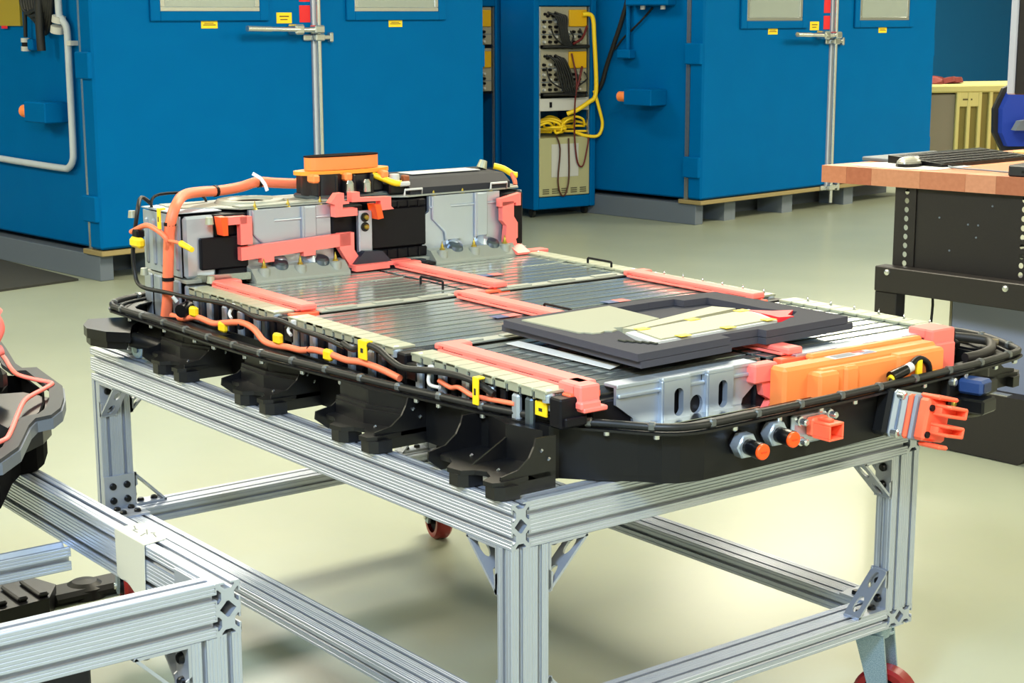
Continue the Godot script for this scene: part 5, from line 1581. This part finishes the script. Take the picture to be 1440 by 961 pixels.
# ---------------------------------------------------------------- cables along the left side (world frame)
func harness() -> void:
	var t := thing("orange_hose", "thick orange cable sleeve rising over the stack's left corner", "cable", Vector3(.13, .09, -1.44))
	part("sleeve", MB.new().tube(v3([.132, .072, -1.462, .132, .12, -1.448, .131, .19, -1.436, .132, .265, -1.426, .135, .305, -1.417, .158, .334, -1.435, .22, .343, -1.52, .29, .341, -1.575, .345, .339, -1.588, .41, .343, -1.60, .455, .352, -1.60, .50, .348, -1.59, .56, .344, -1.575, .60, .352, -1.545, .62, .360, -1.53]), .0125, 10, 5), M.hose, t)
	for q in [[.133, .292, -1.421, 0, 1, 0], [.1315, .165, -1.440, 0, 1, 0], [.335, .339, -1.587, 1, 0, -.2], [.46, .352, -1.60, 1, 0, 0]]:
		var d := Vector3(q[3], q[4], q[5]).normalized()
		var p := Vector3(q[0], q[1], q[2])
		part("strap", MB.new().cyl(p - d * .004, p + d * .004, .0142, .0142, 12), M.plastic, t)
	part("tape", MB.new().cyl(Vector3(.552, .344, -1.577), Vector3(.572, .346, -1.57), .0135, .0135, 12), M.yellow, t, "yellow tape wrap")
	var b := thing("orange_branch", "thin orange branch cable crossing the stack's left side", "cable", Vector3(.11, .25, -1.45))
	part("cable", MB.new().tube(v3([.105, .262, -1.565, .105, .284, -1.49, .108, .280, -1.445, .118, .262, -1.415, .125, .236, -1.425]), .006, 8, 4), M.hose, b)
	part("cable", MB.new().tube(v3([.125, .255, -1.425, .118, .258, -1.37, .116, .258, -1.33]), .004, 8, 3), M.hose, b)
	part("plug", MB.new().cyl(Vector3(.116, .258, -1.335), Vector3(.116, .250, -1.285), .0075, .006, 10), M.yellow, b, "yellow plug")
	var h := thing("orange_harness", "wavy orange cable lying between modules and tray rim", "cable", Vector3(.1, .1, -.9))
	part("cable", MB.new().tube(v3([.118, .088, -1.40, .105, .094, -1.317, .102, .108, -1.247, .100, .106, -1.166, .100, .116, -1.108, .100, .126, -1.039, .098, .121, -.986, .096, .104, -.945, .098, .100, -.909, .100, .104, -.852, .100, .106, -.80, .100, .114, -.756, .102, .115, -.70, .104, .112, -.64, .106, .116, -.59, .110, .112, -.53, .114, .104, -.477]), .0068, 8, 4), M.hose, h)
	part("cable", MB.new().tube(v3([.118, .120, -.36, .122, .112, -.33, .118, .118, -.30, .116, .112, -.262, .118, .112, -.235, .124, .116, -.15]), .0045, 8, 4), M.hose, h)
	for q in [[.098, .120, -1.252], [.096, .117, -.885], [.10, .113, -.70], [.098, .106, -1.12]]:
		part("clip", MB.new().box(Vector3(q[0], q[1], q[2]), Vector3(.014, .022, .026), .004, Transform3D.IDENTITY), M.yellow, h)
	for q in [[.098, .112, -1.29], [.10, .118, -1.045], [.101, .112, -.77]]:
		part("strap", MB.new().box(Vector3(q[0], q[1], q[2]), Vector3(.014, .014, .006), .002, Transform3D.IDENTITY), M.plastic, h)
	var k := thing("black_cable", "long black cable sagging along the modules' left side", "cable", Vector3(.1, .13, -.9))
	part("cable", MB.new().tube(v3([.175, .318, -1.60, .15, .335, -1.60, .118, .310, -1.555, .112, .22, -1.575, .112, .165, -1.572, .112, .137, -1.541, .114, .139, -1.412, .112, .143, -1.291, .110, .152, -1.143, .110, .150, -1.065, .110, .142, -.991, .110, .150, -.904, .108, .144, -.821, .108, .141, -.728, .106, .135, -.651]), .0048, 8, 4), M.rubber, k)
	part("cable", MB.new().tube(v3([.108, .141, -.66, .106, .136, -.62, .104, .152, -.575, .104, .150, -.53, .102, .138, -.49, .102, .130, -.445, .105, .139, -.36, .108, .142, -.30, .112, .138, -.24, .118, .124, -.20]), .0062, 8, 4), M.rubber, k)
	# yellow paper tags
	for q in [["yellow tag hanging at the stack's rear left corner", .112, .303, -1.432, .014, .045], ["yellow tag folded on the black cable, middle row", .098, .142, -.575, .028, .034], ["yellow tag with handwritten mark hanging near the front", .104, .125, -.232, .016, .046], ["yellow clip label on the tray rim near the front corner", .128, .118, -.085, .030, .022], ["yellow tag low beside the orange hose's foot", .098, .108, -1.315, .022, .016]]:
		var y := thing("yellow_tag", q[0], "tag", Vector3(q[1], q[2], q[3]), "yellow tags on the wiring")
		part("slip", MB.new().box(Vector3(q[1], q[2], q[3]), Vector3(.004, q[5], q[4]), .001, Transform3D.IDENTITY), M.yellow, y)
		part("fold", MB.new().box(Vector3(q[1] + .006, q[2] + q[5] * .5, q[3]), Vector3(.016, .004, q[4]), .001, Transform3D.IDENTITY), M.yellow, y)
		part("mark", MB.new().box(Vector3(q[1] - .0022, q[2], q[3]), Vector3(.0006, q[5] * .25, q[4] * .3), 0, Transform3D.IDENTITY), M.ink, y)
	var g := thing("yellow_plug", "yellow plug with black cap beside the stack's far left corner", "connector", Vector3(.1, .24, -1.55))
	part("body", MB.new().box(Vector3(.10, .242, -1.525), Vector3(.02, .024, .05), .006), M.yellow, g)
	part("cap", MB.new().box(Vector3(.106, .262, -1.53), Vector3(.02, .02, .03), .004), M.plastic, g)
	var n := thing("round_connector", "round black connector at the foot of the orange hose", "connector", Vector3(.1, .11, -1.28))
	part("body", MB.new().cyl(Vector3(.115, .118, -1.31), Vector3(.088, .116, -1.295), .017, .015, 16), M.gloss, n)
	part("pin", MB.new().cyl(Vector3(.1, .13, -1.335), Vector3(.092, .142, -1.34), .005, .004, 8), M.white, n)
	# cream corner caps on the stack, small white wire ends
	for q in [["cream cap on the stack's upper rear left edge", .118, .300, -1.585], ["cream cap at the stack's middle rear left edge", .130, .168, -1.56], ["cream cap at the upper stack module's front left top", .205, .298, -1.372], ["cream cap at the upper stack module's front left foot", .20, .166, -1.365]]:
		var c := thing("cream_cap", q[0], "cap", Vector3(q[1], q[2], q[3]), "cream caps on the stack")
		part("cap", MB.new().cyl(Vector3(q[1], q[2] - .008, q[3]), Vector3(q[1], q[2] + .008, q[3]), .010, .008, 10), M.cream, c)
	for q in [["white looped wire end beside the front row's left module", [.112, .140, -.375, .104, .122, -.372, .10, .114, -.36, .102, .114, -.335]], ["white looped wire end at the tray's front left corner", [.138, .122, -.07, .142, .118, -.045, .144, .108, -.03, .15, .102, -.03]], ["white wire stub beside the rear row's left module", [.118, .150, -.86, .108, .136, -.865, .106, .128, -.85]], ["white wire stub below the long black cable, rear row", [.12, .148, -1.115, .11, .134, -1.112, .108, .126, -1.10]]]:
		var w := thing("white_wire", q[0], "wire", Vector3(q[1][0], q[1][1], q[1][2]), "white wire ends")
		part("wire", MB.new().tube(v3(q[1]), .0035, 6, 3), M.white, w)
		part("tip", MB.new().box(Vector3(q[1][0], q[1][1], q[1][2]), Vector3(.010, .012, .010), .002, Transform3D.IDENTITY), M.white, w)
	# clear silver clamp roller on the stand's far left
	var r := thing("steel_roller", "steel flanged roller on the stand rail under the tray's rear corner", "roller", Vector3(.06, .0, -1.42))
	part("drum", MB.new().lathe([Vector2(.020, 0), Vector2(.022, .004), Vector2(.022, .010), Vector2(.016, .013), Vector2(.016, .09), Vector2(.022, .093), Vector2(.022, .10)], Vector3(.026, .0225, -1.395), Vector3(1, 0, -.15).normalized(), 24), M.zinc, r)
	part("hub", MB.new().lathe([Vector2(.008, -.004), Vector2(.008, .002)], Vector3(.026, .0225, -1.395), Vector3(1, 0, -.15).normalized(), 12), M.steel_dark, r)
	var pk := MB.new().plan(pv([.045, -1.50, .10, -1.56, .14, -1.50, .07, -1.43]), .0005, .003)
	solo("bent_plate", pk, M.steel_soft, "small flat silver plate lying on the stand behind the roller", "metal plate")

# ---------------------------------------------------------------- corner of another open pack, on the left stand
func left_pack_corner() -> void:
	var t := thing("battery_tray", "corner of a second open tray with pink seal at left edge", "battery tray", Vector3(-.6, 0, -.75))
	var edge := pv([-.659, -.39, -.610, -.445, -.546, -.565, -.519, -.604, -.489, -.611, -.457, -.650, -.421, -.722, -.388, -.806, -.370, -.935, -.362, -.99, -.386, -1.0, -.380, -1.05, -.340, -1.20, -.316, -1.30, -.33, -1.40, -1.3, -1.40, -1.3, -.39])
	part("flange", MB.new().band(edge, inset(edge, .024), .094, .102), mk(Color(.20, .21, .22), .5, .3), t, "grey metal flange")
	part("flange_edge", MB.new().band(inset(edge, -.003), inset(edge, .003), .078, .096), mk(Color(.42, .45, .50), .4, .5), t)
	var gp := []
	for p in pv([-.70, -.44, -.623, -.485, -.594, -.522, -.512, -.686, -.473, -.75, -.413, -.810, -.397, -.835, -.408, -.877, -.418, -.938, -.406, -1.005, -.384, -1.088, -.36, -1.2, -.345, -1.33]): gp.append(Vector3(p.x, .1035, p.y))
	part("seal", MB.new().tube(gp, .0042, 8, 3), M.pink, t, "pink rubber seal bead")
	var ink := dull(mk(Color(.03, .03, .035), .7), .1)
	part("wall", MB.new().band(inset(edge, .032), inset(edge, .036), .004, .095), ink, t)
	part("pan", MB.new().plan(inset(edge, .034), .002, .008), ink, t)
	var ear := MB.new()
	ear.plan(pv([-.56, -.59, -.492, -.645, -.457, -.695, -.420, -.79, -.44, -.86, -.5, -.88, -.56, -.82]), .045, .088)
	part("corner_ear", ear, M.gloss, t)
	part("foot", MB.new().bx(-.60, -.505, .001, .03, -.78, -.70, .008), M.gloss, t)
	var s := thing("silver_bracket", "white metal strip standing inside the second tray's corner", "bracket", Vector3(-.6, .02, -.8))
	part("strip", MB.new().prism(pv([-.60, .02, -.555, .02, -.59, .095, -.625, .10]), -.845, -.825), M.white, s)
	part("dark_cap", MB.new().bx(-.66, -.485, .104, .150, -.86, -.80, .012), M.gloss, s)
	part("cap_label", MB.new().bx(-.60, -.495, .150, .158, -.85, -.81, .002), M.white, s)
	var k := thing("pink_plug", "lumpy pink red plug above the second tray at left edge", "connector", Vector3(-.5, .16, -.83))
	var kb := MB.new()
	kb.tube(v3([-.53, .252, -.83, -.500, .250, -.83, -.488, .240, -.83]), .011, 10, 3)
	kb.tube(v3([-.505, .243, -.83, -.494, .228, -.83, -.491, .212, -.83, -.500, .196, -.83, -.506, .182, -.83]), .013, 10, 4)
	kb.tube(v3([-.53, .176, -.83, -.50, .173, -.83, -.484, .176, -.83]), .009, 10, 3)
	part("body", kb, M.pink, k)

# ---------------------------------------------------------------- workbench at the right
func bench() -> void:
	F = yawed(Vector3(2.742, 0, -1.827), -78.1)
	var t := thing("workbench", "butcher block workbench on a black perforated steel frame", "workbench", Vector3(.6, FLOOR, -.6))
	var xs := [0.0, .094, .187, .362, .52, .623, .74, .86, 1.02, 1.2]
	var tones := [Color(.76, .47, .33), Color(.68, .38, .26), Color(.78, .52, .38), Color(.74, .46, .33), Color(.80, .54, .41), Color(.68, .40, .28), Color(.78, .50, .36), Color(.72, .44, .3), Color(.75, .48, .33)]
	for i in xs.size() - 1:
		var m := noisy(mk(tones[i], .45), tones[i].darkened(.06), tones[i].lightened(.05), .03, 3.0, 0, 30 + i)
		part("wood_block", MB.new().plan(pv([xs[i] + .0004, 0, xs[i + 1] - .0004, 0, xs[i + 1] - .0004 + .42, -1.8, xs[i] + .0004 + .42, -1.8]), .193, .25), m, t)
	# uprights with rows of round holes, dark panel between
	for x in [.262, .665]:
		var mb := MB.new()
		for k in 11:
			var y0 := -.135 + .0297 * k
			mb.cell(x, x + .075, y0, y0 + .0297, -.034, -.03, x + .042, y0 + .015, .0085, .0095, Transform3D.IDENTITY, 16)
		mb.bx(x, x + .004, -.135, .1917, -.075, -.034)
		mb.bx(x + .071, x + .075, -.135, .1917, -.075, -.034)
		part("perforated_upright", mb, M.bench_black, t)
	part("end_panel", MB.new().bx(.338, .664, -.135, .1925, -.045, -.036, .001), M.bench_black, t)
	part("end_panel", MB.new().bx(.741, 1.1, -.135, .1925, -.045, -.036, .001), M.bench_black, t)
	var pm := MB.new().cyl(Vector3.ZERO, Vector3(0, 0, .002), .0035, .003, 8).mesh()
	each("rivet", pm, M.grey, t, [Vector3(.42, .10, -.036), Vector3(.52, .085, -.036), Vector3(.555, .085, -.036), Vector3(.55, .045, -.036), Vector3(.46, -.005, -.036), Vector3(.6, .15, -.036)])
	part("top_rail", MB.new().bx(.26, 1.1, .175, .1925, -.5, -.05, .002), M.bench_black, t)
	part("far_upright", MB.new().bx(.262, .337, -.3, .19, -1.75, -1.70, .002), M.bench_black, t)
	var bx2: Transform3D = F.affine_inverse() * yawed(Vector3(2.742, 0, -1.827), -85.0)
	part("cross_rail", MB.new().bx(.233, 1.1, -.152, -.068, -.055, .005, .003).moved(bx2), M.bench_black, t)
	part("post", MB.new().bx(.233, .318, FLOOR, -.153, -.055, .0, .003).moved(bx2), M.bench_black, t)
	part("foot_channel", MB.new().prism(pv([.233, FLOOR + .004, .715, FLOOR + .004, .80, FLOOR, .83, FLOOR + .03, .83, -.428, .233, -.428]), -.055, .015).moved(bx2), M.bench_black, t)
	part("foot_rail", MB.new().bx(.30, 1.2, FLOOR + .003, -.44, -.10, -.058, .004).moved(bx2), M.bench_black, t)
	part("foot_highlight", MB.new().bx(.69, .75, -.428, -.425, -.02, .01).moved(bx2), M.chrome, t)  # bright patch painted as the highlight on the channel top
	for q in [[.283, -.085], [.72, -.088]]:
		part("bolt", MB.new().lathe([Vector2(.011, 0), Vector2(.010, .004), Vector2(.004, .006)], Vector3(q[0], q[1], .005), Vector3.BACK, 14).moved(bx2), M.chrome, t)
	var g := thing("cabinet", "grey steel cabinet standing under the workbench behind its frame", "cabinet", Vector3(.8, FLOOR, -.6))
	part("body", MB.new().bx(.42, 1.2, FLOOR, -.17, -.95, -.16, .005), mk(Color(.55, .58, .66), .5), g)
	part("rib", MB.new().bx(.412, .42, FLOOR + .1, -.175, -.19, -.162), mk(Color(.6, .58, .48), .6), g)
	var cbl := MB.new().tube(v3([.385, -.153, -.08, .385, -.2, -.09, .38, -.30, -.09, .38, -.42, -.09]), .005, 6, 3)
	solo("bench_cable", cbl, M.rubber, "thin black cable hanging behind the bench's cross rail", "cable")
	# things on the bench top
	F = yawed(Vector3(2.742, .25, -1.827), -78.1)
	var pp := MB.new().plan(pv([.08, -.05, .24, -.02, .385, -.06, .42, -.26, .24, -.33, .10, -.20]), .0005, .0018)
	solo("paper_sheet", pp, M.white, "white paper under the computer mouse on the bench", "paper")
	var mo := thing("computer_mouse", "grey and black computer mouse on the white paper", "computer mouse", Vector3(.255, .002, -.13))
	var mm := MB.new()
	for k in 10:
		pass
	mm.lathe([Vector2(.0, .028), Vector2(.018, .0265), Vector2(.03, .021), Vector2(.036, .013), Vector2(.037, .005), Vector2(.034, .0)], Vector3.ZERO, Vector3.UP, 28, false)
	var sq := MB.new()
	for i in mm.V.size():
		sq.V.append(Vector3(.255 + mm.V[i].x * .95 + .012 * mm.V[i].y, .006 + mm.V[i].y, -.13 + mm.V[i].z * 1.5))
		sq.N.append(Vector3(mm.N[i].x / .95, mm.N[i].y, mm.N[i].z / 1.5).normalized())
	part("shell", sq, mk(Color(.62, .62, .58), .3, .3), mo)
	part("sole", MB.new().prism(PackedVector2Array(Array(range(20)).map(func(k): return Vector2(.255 + .0385 * cos(TAU * k / 20.0), .13 + .058 * sin(TAU * k / 20.0)))), .002, .012, Transform3D(Basis(Vector3(1, 0, 0), Vector3(0, 0, -1), Vector3(0, 1, 0)), Vector3.ZERO)), M.gloss, mo)
	part("button_band", MB.new().bx(.222, .262, .018, .0325, -.20, -.15, .006), M.gloss, mo)
	var kb := thing("keyboard", "black keyboard with pale top lying beside the mouse", "keyboard", Vector3(.6, .0, -.3))
	var kx: Transform3D = F.affine_inverse() * yawed(Vector3(2.97, .25, -1.53), 1.0)
	part("tray", MB.new().prof(pv([.025, .0, .025, .012, -.20, .028, -.20, .0]), .0, .52).moved(kx), M.gloss, kb)
	part("rest", MB.new().bx(.02, .42, .0, .014, -.33, -.205, .003).moved(kx), mk(Color(.36, .39, .42), .5), kb)
	var km := MB.new().bx(-.0145, .0145, 0, .002, -.016, .016, .0008).mesh()
	for i in 14:
		for j in 5: inst("key", km, M.plastic, kb, kx * Transform3D(Basis.IDENTITY, Vector3(.04 + i * .034, .0135 + .0027 * j, .0 - j * .04)))
	part("wire", MB.new().tube(v3([.36, .004, -.20, .43, .006, -.12, .52, .006, -.11, .60, .006, -.09, .66, .004, -.10]), .003, 6, 3), M.grey, kb)
	var ex := thing("drive_box", "small dark grey box at the bench's right edge", "box", Vector3(.72, 0, -.08))
	part("case", MB.new().bx(.655, .86, .0005, .036, -.16, -.012, .004), mk(Color(.12, .13, .15), .5), ex)
	part("slot", MB.new().bx(.70, .82, .014, .020, -.012, -.0105), M.gloss, ex)
	var st := thing("stick", "pale wooden stick lying behind the keyboard", "stick", Vector3(.45, 0, -.5))
	part("rod", MB.new().bx(.34, .60, .0005, .018, -.80, -.76, .004), mk(Color(.70, .62, .36), .6), st)
	part("knob", MB.new().cyl(Vector3(.61, .025, -.78), Vector3(.66, .025, -.78), .022, .02, 14), mk(Color(.35, .32, .24), .6), st)
	var mn := thing("monitor", "silver edged dark monitor at the photo's right border", "monitor", Vector3(.72, 0, -.37))
	part("bezel", MB.new().bx(.488, .514, .238, .78, -.385, -.345, .004), mk(Color(.70, .72, .78), .35, .3), mn)
	part("screen", MB.new().bx(.514, 1.00, .238, .78, -.38, -.35, .003), mk(Color(.07, .05, .09), .25), mn)
	part("neck", MB.new().bx(.72, .80, .012, .35, -.40, -.38, .004), M.grey, mn)
	part("foot", MB.new().bx(.66, .86, .0005, .014, -.50, -.345, .004), M.grey, mn)
	F = Transform3D.IDENTITY

func background_right() -> void:
	# cream slotted cabinet against the blue wall
	F = yawed(Vector3(9.85, 0, -7.05), -24.0)
	var t := thing("slotted_cabinet", "cream plastic cabinet with tall vertical slots beside the right chamber", "cabinet", Vector3(.5, FLOOR, -.3))
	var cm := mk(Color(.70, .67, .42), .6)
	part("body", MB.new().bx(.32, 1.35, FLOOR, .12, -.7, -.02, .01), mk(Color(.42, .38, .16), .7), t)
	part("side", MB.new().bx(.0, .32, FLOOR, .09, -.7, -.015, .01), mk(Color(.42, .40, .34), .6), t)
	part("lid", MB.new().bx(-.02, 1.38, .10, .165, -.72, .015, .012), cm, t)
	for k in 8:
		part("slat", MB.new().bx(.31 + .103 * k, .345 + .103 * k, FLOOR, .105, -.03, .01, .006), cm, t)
	part("band", MB.new().bx(.31, .55, -.02, .105, -.03, .006, .006), cm, t)
	part("handle_slot", MB.new().bx(.37, .46, .035, .05, .004, .009, .002), mk(Color(.3, .27, .12), .6), t)
	var j := thing("red_rags", "crumpled reddish brown rags on the cream cabinet", "rag", Vector3(.25, .166, -.3))
	var jb := MB.new()
	var r := RandomNumberGenerator.new()
	r.seed = 11
	for k in 7:
		jb.lathe([Vector2(.09, 0), Vector2(.08, .03 + r.randf() * .02), Vector2(.02, .05 + r.randf() * .02)], Vector3(.02 + .07 * k, .166, -.25 - .1 * r.randf()), Vector3(r.randf_range(-.3, .3), 1, r.randf_range(-.3, .3)).normalized(), 9)
	part("pile", jb, mk(Color(.45, .16, .14), .8), j)
	# blue office chair seen past the bench
	F = yawed(Vector3(7.03, -.02, -3.95), -30.0)
	var c := thing("office_chair", "bright blue office chair behind the workbench at right", "chair", Vector3(0, FLOOR, 0))
	var bk := MB.new()
	bk.prism(pv([-.20, .0, -.24, .08, -.245, .22, -.20, .32, -.12, .36, .20, .36, .26, .28, .26, .05, .2, .0]), -.03, .03)
	part("backrest", bk, mk(Color(.02, .20, .62), .7), c)
	var sh := MB.new()
	sh.prism(pv([-.21, -.03, -.27, .08, -.275, .22, -.22, .34, -.12, .39, .22, .39, .29, .3, .29, .05, .21, -.03]), -.06, -.03)
	part("back_shell", sh, mk(Color(.10, .10, .10), .5), c)
	part("seat", MB.new().bx(-.25, .25, -.20, -.13, -.02, .48, .03), mk(Color(.02, .17, .55), .7), c)
	part("post", MB.new().cyl(Vector3(0, FLOOR + .08, .2), Vector3(0, -.2, .2), .03, .03, 14), M.plastic, c)
	for k in 5:
		var a := TAU * k / 5.0
		part("leg", MB.new().tube([Vector3(0, FLOOR + .09, .2), Vector3(.28 * cos(a), FLOOR + .05, .2 + .28 * sin(a))], .022, 8, 1), M.plastic, c)
		part("castor", MB.new().cyl(Vector3(.28 * cos(a) - .012, FLOOR + .025, .2 + .28 * sin(a)), Vector3(.28 * cos(a) + .012, FLOOR + .025, .2 + .28 * sin(a)), .025, .025, 12), M.rubber, c)
	part("arm_bracket", MB.new().prism(pv([-.20, .10, -.17, .155, .1, .185, .1, .10]), .06, .12), M.grey, c)
	part("armrest", MB.new().box(Vector3(-.02, .13, .20), Vector3(.20, .075, .12), .034), mk(Color(.95, .20, .12), .6), c, "orange red armrest pad")
	part("armrest_top", MB.new().box(Vector3(-.05, .172, .17), Vector3(.20, .016, .11), .006), mk(Color(.95, .5, .48), .6), c)
	part("spine", MB.new().bx(-.05, .05, -.16, .1, -.10, -.06, .01), M.plastic, c)
	F = Transform3D.IDENTITY
	var oc := thing("traffic_cone", "orange cone standing behind the blue chair", "cone", Vector3(10.75, FLOOR, -6.1))
	part("cone", MB.new().lathe([Vector2(.30, 0), Vector2(.30, .03), Vector2(.20, .04), Vector2(.03, 1.0)], Vector3(10.75, FLOOR, -6.1), Vector3.UP, 24), mk(Color(.95, .33, .1), .5), oc)
